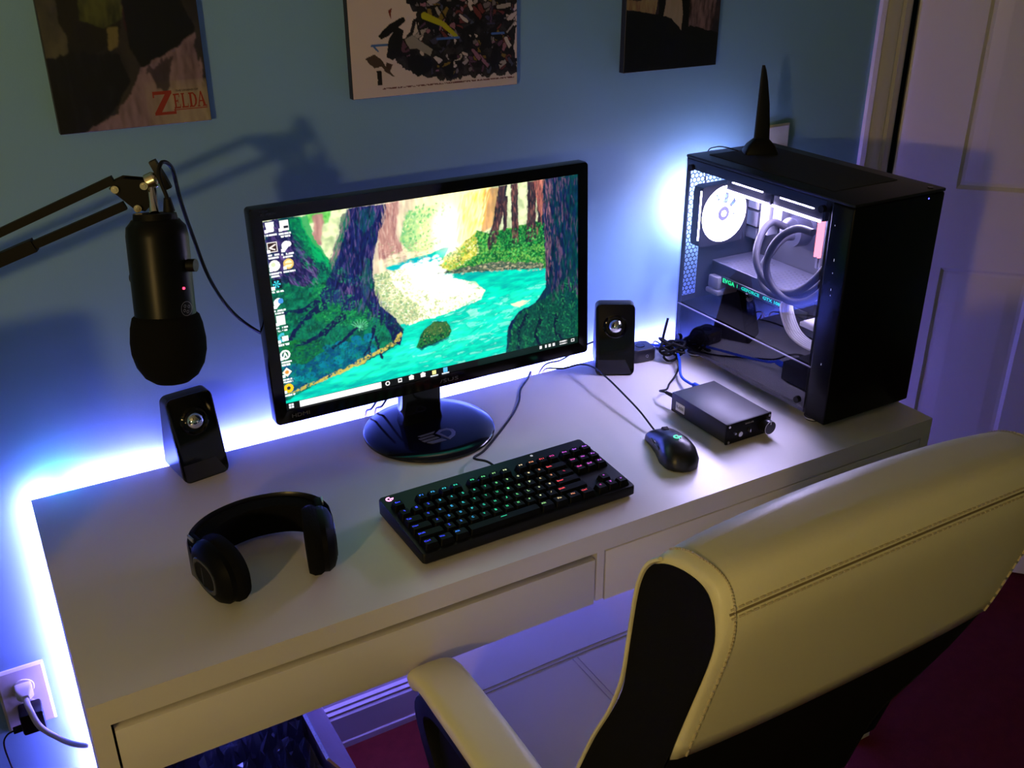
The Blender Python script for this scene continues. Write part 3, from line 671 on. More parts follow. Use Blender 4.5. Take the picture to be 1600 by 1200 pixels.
DB([(280, 470), (520, 560), (600, 640), (500, 660), (330, 640)], 420, (1.5, 3.6), (.7, 1.5), (-.4, 1.2), [(30, 170, 80), (60, 190, 100), (10, 110, 70)], .7, seed=11)
DB([(180, 250), (240, 240), (290, 350), (400, 430), (520, 470), (510, 520), (380, 480), (250, 430)], 420, (1.8, 4), (.8, 1.6), (.8, .7), [(0, 150, 90), (0, 120, 84), (30, 180, 100), (0, 90, 80)], .75, seed=12)
DB([(90, 255), (150, 246), (290, 400), (330, 480), (250, 500), (130, 470)], 300, (4, 10), (.7, 1.5), (1.0, .3), [(20, 26, 70), (90, 70, 130), (14, 20, 50), (0, 80, 80), (130, 100, 160)], .75, seed=13)
DB([(415, 208), (560, 188), (535, 300), (512, 400), (512, 500), (600, 640), (560, 640), (440, 590), (330, 540), (380, 380)], 750, (5, 14), (.7, 1.7), (1.75, .3), [(12, 20, 66), (20, 34, 96), (8, 12, 40), (44, 60, 120), (110, 86, 140), (0, 70, 80), (16, 26, 80)], .75, seed=14)
DB([(395, 230), (425, 212), (425, 260), (395, 340), (350, 460), (350, 400)], 110, (3, 8), (.7, 1.4), (1.85, .3), [(170, 120, 140), (0, 130, 90), (0, 100, 80)], .7, seed=15)
DB([(1150, 96), (1290, 74), (1290, 520), (1180, 560), (1158, 380)], 800, (5, 14), (.7, 1.7), (1.55, .2), [(8, 20, 54), (14, 36, 80), (6, 12, 34), (0, 80, 70), (110, 80, 110), (0, 60, 60), (20, 50, 90)], .75, seed=16)
DB([(1150, 110), (1176, 100), (1180, 420), (1160, 480)], 90, (4, 11), (.6, 1.2), (1.55, .15), [(190, 130, 140), (120, 80, 100)], .7, seed=17)
DB([(1060, 600), (1160, 540), (1290, 430), (1290, 690), (1100, 730), (1020, 745), (1030, 660)], 800, (1.5, 5), (.7, 1.6), (1.2, .9), [(0, 60, 50), (0, 96, 64), (20, 140, 74), (4, 36, 44), (60, 170, 90), (8, 30, 50)], .75, seed=18)
for q_ in ([(985, 120), (1015, 118), (1000, 230), (975, 330), (950, 365), (940, 340), (965, 250)], [(1030, 115), (1055, 112), (1058, 330), (1035, 340)], [(1090, 105), (1160, 98), (1150, 250), (1120, 320), (1085, 340)]):
    DB(q_, 140, (3, 9), (.6, 1.3), (1.65, .2), [(120, 76, 70), (60, 44, 50), (36, 26, 36), (170, 110, 96), (30, 70, 60)], .75, seed=19)
DB([(555, 190), (612, 182), (600, 300), (625, 365), (535, 400), (530, 300)], 160, (4, 10), (.6, 1.4), (1.6, .2), [(220, 170, 156), (180, 126, 120), (240, 210, 190)], .6, seed=20)
DB([(840, 160), (960, 120), (930, 260), (850, 330), (800, 350)], 120, (6, 18), (1, 2.2), (1.9, .12), [(255, 226, 110), (255, 250, 200), (250, 190, 60)], .55, seed=21)
DB([(760, 450), (1145, 436), (1145, 500), (1050, 590), (1010, 640), (1005, 745), (700, 860), (300, 930), (220, 930), (600, 740), (800, 600), (930, 520)], 360, (6, 18), (.8, 2.0), (-.28, .2), [(0, 214, 190), (20, 230, 205), (0, 190, 178), (0, 240, 200), (0, 200, 190)], .5, seed=22)
DB([(760, 560), (960, 540), (1050, 600), (960, 700), (760, 740)], 60, (3, 9), (.6, 1.4), (-.35, .3), [(150, 246, 226), (210, 255, 240)], .5, seed=23)
P.put(np.ones_like(x, bool), (255, 253, 235), a=.8*np.clip(1.2-np.hypot((x-gx+4)*1.0, (y-gy+4)*0.62)/30, 0, 1))
# mossy rock
Z([(675, 725), (700, 665), (740, 630), (790, 626), (808, 660), (800, 685), (760, 705), (700, 728)], (10, 60, 50), (40, 140, 60), A4*3-1.0, warp=.6)
Z([(700, 668), (740, 634), (786, 630), (800, 656), (750, 680)], (90, 130, 60), (20, 100, 50), A4*3-1.2, a=.8)
Z([(675, 726), (800, 688), (790, 700), (690, 735)], (0, 50, 70), a=.7)
# dark brush scratches and a cooler, deeper cast in the shaded woods
lum = P.c.max(-1, keepdims=True); dk = np.clip(1-lum*2.2, 0, 1)
tex = (0.62+0.76*fbm(wx/3.2, wy/7, 51, 3))[..., None]
P.c = P.c*(1-dk)+P.c*tex*np.array([0.8, 0.82, 1.12])*dk
wat = ((P.c[..., 1] > .35) & (P.c[..., 0] < .12) & (P.c[..., 2] > .25))[..., None]
P.c = np.where(wat, P.c*np.array([1, .95, .97])*(0.84+0.34*fbm(x/40, y/8, 61))[..., None], P.c)
# soften the brushwork
P.c = 0.55*blur(P.c, 2)+0.45*blur(P.c, 1)
gl = np.clip(blur(P.c, 30)-0.5, 0, 1); P.c = P.c+0.45*gl
DB([(700, 668), (740, 634), (786, 630), (803, 668), (760, 700), (700, 715)], 120, (1.2, 2.6), (.8, 1.4), (0, 2), [(20, 90, 50), (90, 130, 60), (6, 50, 40), (150, 160, 90)], .8, seed=24)
# taskbar
tb = y > 345
P.put(tb, (12, 16, 18)); P.put(tb & (x > 400), (10, 40, 34), a=.6)
P.put((y > 346) & (y < 359) & (x > 26) & (x < 190), (244, 246, 244))
P.put((abs(x-10) < 4.5) & (abs(y-352.5) < 4.5) & (abs(x-10) > .6) & (abs(y-352.5) > .6), (230, 236, 240))
P.put((np.hypot(x-203, y-352.5) < 4.8) & (np.hypot(x-203, y-352.5) > 2.7), (240, 240, 240))
for k, (c, w_, h_) in enumerate((((236, 236, 236), 4.5, 4), ((244, 240, 230), 5, 4), ((244, 240, 240), 5, 4), ((250, 240, 150), 4.5, 4.5), ((90, 190, 240), 4.5, 5))):
    cx = 229+k*24.5; P.put((abs(x-cx) < w_) & (abs(y-352) < h_), c)
    if k == 0: P.put((abs(x-cx) < 2.4) & (abs(y-352) < 1.6), (20, 20, 22))
    if k in (1, 2): P.put(inpoly(x, y, [(cx-6, 350), (cx, 345.4), (cx+6, 350)]), c)
    if k > 2: P.put((abs(x-cx) < 8) & (y > 358), (230, 240, 250))
for cx, w_ in ((548, 3), (561, 2), (570, 3), (580, 3), (627, 4)): P.put((abs(x-cx) < w_) & (abs(y-352) < 3), (230, 230, 230))
P.put((abs(x-627) < 2.6) & (abs(y-352) < 1.8), (14, 18, 20))
P.put((abs(x-602) < 11) & ((abs(y-349.5) < 1.6) | (abs(y-355) < 1.6)) & (vnoise(x/1.6, y*0, 8) > .25), (230, 230, 230))
# desktop icons
for k, (ix, iy, kind) in enumerate([(122, 275, 0), (132, 350, 1), (141, 420, 2), (149, 490, 3), (157, 560, 4), (166, 625, 5), (173, 690, 6), (182, 755, 7), (189, 820, 8), (196, 880, 9), (176, 268, 5), (186, 345, 4), (194, 412, 10)]):
    cx, cy = HP([(ix, iy)])[0]; r = np.hypot(x-cx, y-cy); dx, dy = x-cx, y-cy
    if kind == 0: P.put(inpoly(x, y, [(cx-8, cy-9), (cx+8, cy-9), (cx+6, cy+9), (cx-6, cy+9)]), (244, 246, 250))
    elif kind == 1: P.put((abs(dx) < 9) & (abs(dy) < 9), (232, 226, 220)); P.put((abs(dx) < 7.4) & (abs(dy) < 7.4), (54, 34, 34)); P.put(seg(x, y, [(cx-5, cy+1), (cx+5, cy-4)], 1.3) | seg(x, y, [(cx-5, cy+1), (cx+4, cy+5)], 1.3), (240, 230, 226))
    elif kind == 2: P.put(r < 10, (246, 246, 236)); P.put(np.hypot(dx+2, dy+2) < 4, (220, 232, 190))
    elif kind == 3: P.put((abs(dx) < 9) & (abs(dy) < 9), (12, 24, 40)); P.put((r < 7) & (np.cos(np.arctan2(dy, dx)*6) > -.2), (60, 210, 226))
    elif kind == 4: P.put((r < 9) & (dx+dy < 5), (240, 244, 250)); P.put((np.hypot(dx-4, dy+3) < 5), (70, 150, 226) if iy == 560 else (236, 238, 240))
    elif kind == 5: P.put((abs(dx) < 8) & (abs(dy) < 9), (240, 240, 238)); P.put((abs(dx-3) < 4) & (abs(dy-3) < 2), (30, 34, 50) if iy < 300 else (240, 240, 238))
    elif kind == 6: P.put((r < 9) & (r > 4) & (dx < 3), (70, 200, 214)); P.put((abs(dx-4) < 6) & (abs(dy-3) < 5), (240, 240, 240))
    elif kind == 7: P.put((r < 9.5) & (r > 6), (236, 240, 240)); P.put(seg(x, y, [(cx-3, cy+4), (cx, cy-4), (cx+3, cy+4)], 1.4), (236, 240, 240))
    elif kind == 8: P.put((np.abs(dx)+np.abs(dy) < 9), (246, 236, 220)); P.put(r < 3.5, (230, 150, 60))
    elif kind == 9: P.put(r < 9, (250, 196, 30)); P.put(r < 3.6, (40, 46, 60))
    else: P.put(r < 9.5, (232, 196, 110)); P.put((r < 6.5) & (abs(dy) > 1.4), (250, 236, 190))
    P.put((abs(dx+7) < 3) & (abs(dy-7) < 3), (250, 250, 250))
    for row, hw in ((14, 11), (19.5, 9 if k % 3 else 0)):
        P.put((abs(dx) < hw) & (abs(dy-row) < 1.7) & (vnoise(x/1.7, y/9, k+40) > .28), (240, 244, 244))
lum = P.c.max(-1, keepdims=True)
P.c = P.c*1.10
P.c = P.c*(1+0.8*np.clip(lum-.72, 0, 1))
SCM = vc_mat('screen_pixels', SCREEN_STRENGTH)
me_o = canvas_mesh('screen', P, -SW/2, SW/2, -SH/2, SH/2, -0.0005, mon, SCM)
me_o.data.transform(Matrix.Translation(-Vector(mon.location)) @ MH)
me_o['label'] = 'lit display with turquoise stream between dark mossy trees'
# --- stand
bm = B(); BC = Vector((0.6276, 0.4069, ZD))
lathe(bm, [(0.110, 0.0), (0.1137, 0.002), (0.1137, 0.006), (0.111, 0.009), (0.09, 0.0125), (0.05, 0.0155), (0.0, 0.0165)], 64)
obj('stand_base', bm, mat('monitor_base_gloss', (0.004, 0.004, 0.012), 0.12, spec=0.45), mon, 40)
bm = B(); rings(bm, [[Vector((a, b, 0.010)) for a, b in rrect(0.078, 0.034, 0.006, 3, -0.006, 0.025)], [Vector((a, b, 0.03)) for a, b in rrect(0.072, 0.03, 0.006, 3, -0.006, 0.025)], [Vector((a, b, 0.135)) for a, b in rrect(0.072, 0.03, 0.006, 3, -0.006, 0.020)], [Vector((a, b, 0.32)) for a, b in rrect(0.07, 0.03, 0.006, 3, -0.006, 0.034)]])
obj('stand_neck', bm, BLKG, mon, 40)
bm = B()
def dz(a, b): return 0.0167-0.0016*min(1, (math.hypot(a, b)/0.06))**1.2
LC = (-0.008, -0.050); la = math.radians(0)
def LP(a, b): return (LC[0]+a*math.cos(la)-b*math.sin(la), LC[1]+a*math.sin(la)+b*math.cos(la))
def flat(pts):
    q = [LP(*p) for p in pts]
    rings(bm, [[Vector((a, b, dz(a, b)-0.001)) for a, b in q], [Vector((a, b, dz(a, b)+0.0002)) for a, b in q]])
for pts in ([(-0.030, 0.016), (0.004, 0.018), (-0.002, 0.012), (-0.026, 0.011)], [(-0.032, 0.008), (-0.005, 0.009), (-0.003, 0.003), (-0.030, 0.002)], [(-0.030, -0.001), (-0.002, 0.0), (0.001, -0.006), (-0.027, -0.007)], [(-0.025, -0.010), (0.002, -0.009), (0.008, -0.018), (-0.018, -0.018)]): flat(pts)
Do = [(0.001, 0.010), (0.012, 0.018), (0.026, 0.018), (0.034, 0.010), (0.034, 0.0), (0.028, -0.010), (0.014, -0.018)]
Di = [(0.008, 0.008), (0.014, 0.012), (0.023, 0.012), (0.027, 0.008), (0.027, 0.001), (0.023, -0.006), (0.0145, -0.0105)]
for i in range(7):
    j = (i+1) % 7; flat([Do[i], Do[j], Di[j], Di[i]])
obj('base_logo', bm, mat('base_logo_grey', (0.10, 0.11, 0.15), 0.4), mon, None, label='grey striped 3D emblem')

# ------------------------------------------------------------------ keyboard
KA = 0.010; kb = thing('keyboard', 'compact black mechanical keyboard with rainbow lit letters on the desk', 'keyboard', (0.448, 0.050, ZD), KA)
KW, KD = 0.3605, 0.153; kt = math.atan2(0.010, KD)
def kz(y): return 0.0205 + y*math.tan(kt)
bm = B(); pts = rrect(KW, KD, 0.005, 4, KW/2, KD/2)
rings(bm, [[(a, b, 0.002) for a, b in rrect(KW-0.008, KD-0.008, 0.003, 4, KW/2, KD/2)], [(a, b, 0.006) for a, b in pts], [(a, b, kz(b)-0.002) for a, b in pts], [(KW/2+(a-KW/2)*.994, KD/2+(b-KD/2)*.985, kz(b)) for a, b in pts]])
obj('keyboard_case', bm, BLK, kb, 40)
for fx in (0.02, KW-0.02):
    for fy in (0.012, KD-0.012):
        bm = B(); cyl(bm, (fx, fy, 0.0), (fx, fy, 0.004), 0.006, n=12); obj('rubber_foot', bm, RUBBER, kb)
bm = B(); g_logo(bm, frame((0.0135, KD-0.0105, kz(KD-0.0105)), (1, 0, 0), (0, 1, math.tan(kt))), 0.0052)
obj('corner_logo', bm, emis('logo_pink', (1.0, 0.35, 0.75), 2.4), kb, None, label='glowing pink corner emblem')
bm = B(); text_bm(bm, 'G', 0.006, frame((0.262, KD-0.008, kz(KD)), (1, 0, 0), (0, 1, 0)), fit=(0.004, 0.004))
obj('mode_icon', bm, emis('logo_white', (0.9, 0.9, 1.0), 0.9), kb, None)
ramp = [(0.0, (0.05, 0.06, 1.0)), (0.12, (0.04, 0.09, 1.0)), (0.20, (0.05, 0.40, 0.85)), (0.30, (0.03, 0.62, 0.42)), (0.45, (0.05, 0.70, 0.25)), (0.52, (0.30, 0.70, 0.25)), (0.60, (0.75, 0.72, 0.42)), (0.66, (0.85, 0.50, 0.22)), (0.72, (1.0, 0.10, 0.10)), (0.80, (1.0, 0.05, 0.16)), (0.86, (0.85, 0.10, 0.60)), (0.93, (0.60, 0.15, 0.95)), (1.0, (0.5, 0.15, 1.0))]
def rampc(t):
    for (a, ca), (b, cb) in zip(ramp[:-1], ramp[1:]):
        if t <= b: k = (t-a)/(b-a); return tuple(ca[i]*(1-k)+cb[i]*k for i in range(3))
    return ramp[-1][1]
LEG = [emis('key_light_%02d' % i, rampc(i/19), 1.5) for i in range(20)]
U = 0.01905
rows = []
r0_ = [('Esc', 0, 1)] + [('F%d' % (i+1), 2+i+(i//4)*0.5, 1) for i in range(12)] + [('Prt', 15.25, 1), ('Scr', 16.25, 1), ('Pse', 17.25, 1)]
rows.append((5.25, r0_))
rows.append((4, [(c, i, 1) for i, c in enumerate('`1234567890-=')] + [('Back', 13, 2), ('Ins', 15.25, 1), ('Hm', 16.25, 1), ('Pu', 17.25, 1)]))
rows.append((3, [('Tab', 0, 1.5)] + [(c, 1.5+i, 1) for i, c in enumerate('QWERTYUIOP[]')] + [('\\', 13.5, 1.5), ('Del', 15.25, 1), ('End', 16.25, 1), ('Pd', 17.25, 1)]))
rows.append((2, [('Caps', 0, 1.75)] + [(c, 1.75+i, 1) for i, c in enumerate("ASDFGHJKL;'")] + [('Enter', 12.75, 2.25)]))
rows.append((1, [('Shift', 0, 2.25)] + [(c, 2.25+i, 1) for i, c in enumerate('ZXCVBNM,./')] + [('Shift', 12.25, 2.75), ('^', 16.25, 1)]))
rows.append((0, [('Ctrl', 0, 1.25), ('Win', 1.25, 1.25), ('Alt', 2.5, 1.25), ('_', 3.75, 6.25), ('Alt', 10, 1.25), ('Fn', 11.25, 1.25), ('Mn', 12.5, 1.25), ('Ctrl', 13.75, 1.25), ('<', 15.25, 1), ('v', 16.25, 1), ('>', 17.25, 1)]))
KEYM = mat('keycap_black', (0.003, 0.003, 0.004), 0.55, spec=0.1)
ox, oy = 0.0065, 0.0055
for ry, keys in rows:
    for s, kx, kw in keys:
        cx, cy = ox+(kx+kw/2)*U, oy+(ry+0.5)*U; zb = kz(cy)
        hw, hd = kw*U/2-0.0006, U/2-0.0006; hh = 0.0085+(0.0015 if ry > 3.5 else 0.0)
        tw, td = hw-0.0024, hd-0.0026
        bm = B()
        rings(bm, [[(cx+a, cy+b, zb) for a, b in rrect(2*hw, 2*hd, 0.0008, 1)], [(cx+a, cy+b+0.0006, zb+hh-0.0008) for a, b in rrect(2*tw+.001, 2*td+.001, 0.0012, 2)][:0] or [(cx+a, cy+b, zb+hh*0.9) for a, b in rrect(2*tw+0.0008, 2*td+0.0008, 0.0012, 1)], [(cx+a, cy+b, zb+hh) for a, b in rrect(2*tw, 2*td, 0.0012, 1)]])
        t = np.clip((kx+kw/2)/18.25 + (0.02 if ry > 5 else 0.0) - (5-ry)*0.006, 0, 1)
        if len(s) == 1 and s.isalnum() or s in "`-=[]\\;',./^<>v": fit = (0.0030, 0.0042) if s.isalnum() else (0.0028, 0.0030)
        elif s == '_': fit = (0.010, 0.0008)
        else: fit = (0.0026+0.0016*len(s), 0.0034)
        px, py = (0, 0.002) if len(s) < 3 else (-(tw-0.001)+fit[0]/2 if kw > 1.2 else 0, 0.002)
        text_bm(bm, s, 0.004, frame((cx+px, cy+py, zb+hh+0.0001), (1, 0, 0), (0, 1, 0)), mi=1, extrude=0.0001, fit=fit, offset=0.0)
        obj('key', bm, [KEYM, LEG[int(round(t*19))]], kb, 30)

# ------------------------------------------------------------------ mouse
mp = Vector((0.941, 0.130, ZD)); mrot = math.radians(-17)
ms = thing('computer_mouse', 'black wired mouse with a glowing green emblem right of the keyboard', 'mouse', mp, mrot)
L = 0.124
def msec(t):    # t 0 (front) .. 1 (rear); y runs +front
    y = L/2 - t*L
    w = np.interp(t, [0, .06, .25, .45, .7, .88, .97, 1], [.052, .058, .055, .056, .065, .058, .038, .014])
    h = np.interp(t, [0, .08, .3, .55, .75, .9, .97, 1], [.014, .020, .030, .038, .037, .028, .018, .006])
    return y, w, h
R = []
for t in np.linspace(0, 1, 22):
    y_, w_, h_ = msec(t); ring = []
    for k in range(20):
        a = 2*PI*k/20; c, s_ = math.cos(a), math.sin(a)
        xx = w_/2*math.copysign(abs(c)**0.75, c)*(1 if s_ > 0 else 0.93); zz = h_*(max(s_, 0)**0.85) if s_ > 0 else 0.0
        ring.append((xx, y_, 0.002+zz if s_ > 0 else 0.001+0.002*0))
    R.append(ring)
bm = B(); rings(bm, R); obj('mouse_shell', bm, mat('mouse_plastic', (0.010, 0.010, 0.012), 0.33, spec=0.45), ms, 60)
bm = B(); cyl(bm, (-0.004, 0.036, 0.0215), (0.004, 0.036, 0.0215), 0.0105, n=24); obj('scroll_wheel', bm, RUBBER, ms, 40)
bm = B(); box(bm, -0.0295, -0.026, -0.012, 0.008, 0.017, 0.021, 0.001); obj('thumb_button', bm, BLKG, ms)
bm = B(); box(bm, -0.0290, -0.0255, 0.010, 0.028, 0.016, 0.020, 0.001); obj('thumb_button', bm, BLKG, ms)
bm = B(); g_logo(bm, frame((0.0, -0.014, 0.0402), (1, 0, 0), (0, 1, -0.03)), 0.0062)
obj('palm_logo', bm, emis('logo_green', (0.15, 1.0, 0.62), 1.3), ms, None, label='glowing green palm emblem')
c_ = Matrix.Rotation(mrot, 3, 'Z') @ Vector((0, L/2, 0)); nose = mp + c_
bm = B(); tube(bm, [nose+Vector((-0.001, -0.006, 0.008)), nose+Vector((-0.002, 0.010, 0.008)), (0.966, 0.255, 0.768), (0.974, 0.315, 0.774), (0.982, 0.375, 0.778), (0.988, 0.430, 0.778), (0.984, 0.472, 0.770), (0.960, 0.497, 0.757), (0.935, 0.519, 0.7535), (0.928, 0.524, 0.735), (0.925, 0.524, 0.70)], 0.0017, 8)
obj('mouse_cable', bm, RUBBER, None, 60, label='thin black cable arching from the mouse to the rear desk edge', cat='cable', loc=(0.96, 0.35, ZD))
bm = B(); tube(bm, [(0.905, 0.5255, 0.70), (0.905, 0.5255, 0.738), (0.900, 0.520, 0.7545), (0.880, 0.498, 0.7535), (0.845, 0.465, 0.753), (0.818, 0.425, 0.752), (0.785, 0.388, 0.752), (0.745, 0.352, 0.752), (0.705, 0.318, 0.752), (0.672, 0.292, 0.753), (0.647, 0.276, 0.757), (0.640, 0.258, 0.764), (0.650, 0.240, 0.766), (0.655, 0.222, 0.764), (0.655, 0.205, 0.760)], 0.0020, 8)
cyl(bm, (0.655, 0.226, 0.763), (0.655, 0.204, 0.760), 0.0035, 0.0055, 12)
obj('keyboard_cable', bm, RUBBER, None, 60, label='black cable curving round the monitor base to the keyboard', cat='cable', loc=(0.8, 0.35, ZD))

# ------------------------------------------------------------------ desktop speakers
def speaker(loc, rz, label):
    t = thing('speaker', label, 'speaker', loc, rz, 'small wedge speakers beside the monitor')
    W, Hh = 0.0755, 0.135
    out = rrect(W, Hh, 0.011, 5, W/2, Hh/2)
    def yf(z): return 0.034*z/Hh
    def yr(z): return 0.082-0.026*z/Hh
    bm = B(); rings(bm, [[(a, yf(b)+0.0015, b+0.0) for a, b in rrect(W-0.003, Hh-0.003, 0.010, 5, W/2, Hh/2)], [(a, yf(b)+0.003, b) for a, b in out], [(a, yr(b), b) for a, b in out]])
    obj('speaker_body', bm, mat('speaker_side_plastic', (0.012, 0.012, 0.016), 0.3, spec=0.5), t, 40)
    # glossy front plate
    bm = B(); fp = rrect(W-0.001, Hh-0.001, 0.0105, 5, W/2, Hh/2)
    # plate with chamfered foot recess
    rings(bm, [[(a, yf(b)+0.0030, b) for a, b in fp], [(a, yf(b)+0.0002, b) for a, b in fp], [(W/2+(a-W/2)*.985, yf(b)-0.0004, Hh/2+(b-Hh/2)*.992) for a, b in fp]])
    fpobj = obj('front_plate', bm, BLKG, t, 30)
    bm = B()
    zt = 0.030
    A = [(0.004, 0.003), (W-0.004, 0.003), (W-0.018, zt), (0.004, zt)]
    rings(bm, [[(a, yf(b)-0.0010, b) for a, b in A], [(a, yf(b)-0.0004, b) for a, b in A]])
    obj('base_port', bm, mat('speaker_port', (0.02, 0.02, 0.03), 0.25), t, None)
    # driver: dished ring and chrome dome
    fn = Vector((0, -Hh, 0.034)).normalized()      # outward normal of the front
    fx = Vector((1, 0, 0)); fz = Vector((0, 0.034, Hh)).normalized()
    M = frame(Vector((W/2, yf(0.094)-0.0006, 0.094)), fx, fz)
    bm = B(); lathe(bm, [(0.0235, -0.002), (0.0235, 0.0010), (0.0215, 0.0016), (0.0195, 0.0004), (0.0150, -0.0010), (0.0148, -0.003)], 40, M)
    obj('driver_ring', bm, BLKG, t, 40)
    bm = B(); lathe(bm, [(0.0148, -0.002), (0.0146, 0.0012), (0.0132, 0.0062), (0.0105, 0.0096), (0.0065, 0.0120), (0.0028, 0.0131), (0.0, 0.0133)], 40, M)
    obj('driver_dome', bm, CHROMEB, t, 60, label='chrome dome')
    return t
speaker((0.2165, 0.436, ZD), math.radians(9), 'black wedge speaker with chrome dome left of the monitor, under the microphone')
speaker((1.004, 0.450, ZD), math.radians(-30), 'black wedge speaker with chrome dome right of the monitor')
bm = B(); tube(bm, [(1.055, 0.50, 0.80), (1.02, 0.515, 0.785), (0.97, 0.518, 0.765), (0.93, 0.522, 0.758), (0.90, 0.524, 0.70)], 0.0017, 8)
obj('speaker_cable', bm, RUBBER, None, 60, label='thin black lead running from the right speaker along the wall', cat='cable', loc=(0.97, 0.515, 0.76))
bm = B()
tube(bm, [(0.575, 0.46, 0.83), (0.560, 0.495, 0.775), (0.556, 0.518, 0.755), (0.556, 0.524, 0.70)], 0.0022, 8)
obj('monitor_cable', bm, RUBBER, None, 60, label='dark cable hanging behind the monitor stand, left of the pair', cat='cable', loc=(0.556, 0.5, 0.76), group='cables behind the monitor')
bm = B()
tube(bm, [(0.592, 0.46, 0.83), (0.580, 0.495, 0.775), (0.574, 0.518, 0.755), (0.574, 0.524, 0.70)], 0.0022, 8)
obj('monitor_cable', bm, RUBBER, None, 60, label='dark cable hanging behind the monitor stand, right of the pair', cat='cable', loc=(0.574, 0.5, 0.76), group='cables behind the monitor')

# ------------------------------------------------------------------ small black box with an aerial
t = thing('signal_receiver', 'small black cube with rounded edges and tiny logo behind right speaker', 'receiver', (1.128, 0.475, ZD), math.radians(-8))
bm = B(); rings(bm, [[(a, b, 0.001) for a, b in rrect(0.050, 0.044, 0.010, 4)], [(a, b, 0.004) for a, b in rrect(0.054, 0.048, 0.012, 4)], [(a, b, 0.024) for a, b in rrect(0.054, 0.048, 0.012, 4)], [(a, b, 0.027) for a, b in rrect(0.049, 0.043, 0.010, 4)]])
obj('receiver_shell', bm, mat('receiver_plastic', (0.012, 0.012, 0.02), 0.3), t, 40)
bm = B(); text_bm(bm, 'Q', 0.01, frame((0.004, -0.0242, 0.013), (1, 0, 0), (0, 0, 1)), fit=(0.006, 0.007)); obj('front_logo', bm, mat('logo_dim', (0.25, 0.25, 0.3), 0.5), t, None)
bm = B(); lathe(bm, [(0.010, 0.0265), (0.010, 0.0275), (0.009, 0.0282), (0.0, 0.0282)], 20); obj('top_button', bm, BLKG, t)
t = thing('stick_aerial', 'thin black stick aerial leaning right behind the small cube', 'aerial', (1.196, 0.490, ZD))
bm = B(); box(bm, -0.012, 0.012, -0.010, 0.010, 0, 0.008, 0.002); obj('aerial_foot', bm, BLK, t)
bm = B(); tube(bm, [(0, 0, 0.006), (0.004, 0.001, 0.030), (0.013, 0.002, 0.064)], lambda q: 0.0036-0.001*q, 10); obj('aerial_rod', bm, BLK, t, 60)

# ------------------------------------------------------------------ desktop amplifier
t = thing('headphone_amplifier', 'flat black metal headphone amplifier box with knob, left of the computer', 'amplifier', (1.034, 0.104, ZD))
bm = B(); box(bm, 0, 0.096, 0.004, 0.149, 0.004, 0.040, 0.0012); obj('amplifier_case', bm, mat('brushed_black_metal', (0.03, 0.03, 0.038), 0.45, metal=0.3, spec=0.45, bump=(500, .05, .0003)), t)
bm = B(); box(bm, -0.001, 0.097, 0.0, 0.004, 0.003, 0.041, 0.0008); obj('face_plate', bm, BLKM, t)
for fx in (0.012, 0.084):
    for fy in (0.015, 0.135):
        bm = B(); cyl(bm, (fx, fy, 0), (fx, fy, 0.005), 0.006, n=14); obj('rubber_foot', bm, RUBBER, t)
bm = B(); cyl(bm, (0.084, 0.0, 0.020), (0.084, -0.014, 0.020), 0.0125, 0.0120, 28); obj('volume_knob', bm, mat('knob_metal', (0.03, 0.03, 0.035), 0.3, metal=0.7), t)
bm = B(); rings(bm, [[(0.084+r*math.cos(a), -0.0141, 0.020+r*math.sin(a)) for a in np.linspace(0, 2*PI, 29)[:-1]] for r in (0.0123, 0.0116)], True, False); box(bm, 0.0835, 0.0845, -0.0143, -0.0139, 0.026, 0.031); obj('knob_ring', bm, CHROME, t, None, label='bright ring on knob')
for sx, sz in ((0.004, 0.0365), (0.004, 0.0075), (0.092, 0.0365)):
    bm = B(); cyl(bm, (sx, 0.0, sz), (sx, -0.0014, sz), 0.0022, n=12); obj('corner_screw', bm, STEEL, t)
bm = B(); cyl(bm, (0.028, 0.0, 0.018), (0.028, -0.003, 0.018), 0.0045, n=20); obj('headphone_jack', bm, STEEL, t)
bm = B(); cyl(bm, (0.016, 0.0, 0.022), (0.016, -0.004, 0.022), 0.0020, n=12); obj('toggle_switch', bm, STEEL, t)
bm = B(); box(bm, 0.046, 0.048, -0.006, 0.0, 0.018, 0.024); obj('toggle_switch', bm, STEEL, t)
bm = B(); text_bm(bm, 'DAC-X6', 0.005, frame((0.048, -0.0002, 0.034), (1, 0, 0), (0, 0, 1)), fit=(0.018, 0.0026)); obj('panel_lettering', bm, mat('print_grey', (0.35, 0.35, 0.35), 0.5), t, None)
bm = B(); box(bm, -0.0003, 0.0, 0.112, 0.136, 0.011, 0.027); obj('side_sticker', bm, mat('sticker_white', (0.75, 0.75, 0.8), 0.5), t, None, label='white rectangular sticker')
bm = B(); text_bm(bm, 'FX-AUDIO', 0.005, frame((-0.0004, 0.124, 0.019), (0, -1, 0), (0, 0, 1)), fit=(0.020, 0.006)); obj('sticker_lettering', bm, mat('sticker_ink', (0.15, 0.15, 0.2), 0.5), t, None)
bm = B(); tube(bm, [(1.112, 0.262, 0.772), (1.112, 0.285, 0.772), (1.118, 0.305, 0.766), (1.130, 0.345, 0.762), (1.165, 0.395, 0.768), (1.187, 0.435, 0.770), (1.190, 0.470, 0.764), (1.178, 0.503, 0.758), (1.172, 0.520, 0.755), (1.17, 0.526, 0.735), (1.17, 0.526, 0.70)], 0.0026, 10)
cyl(bm, (1.112, 0.285, 0.772), (1.112, 0.254, 0.772), 0.0055, 0.006, 10)
obj('usb_cable', bm, BLUEC, None, 60, label='bright blue cable plugged into the back of the amplifier', cat='cable', loc=(1.14, 0.38, 0.76))
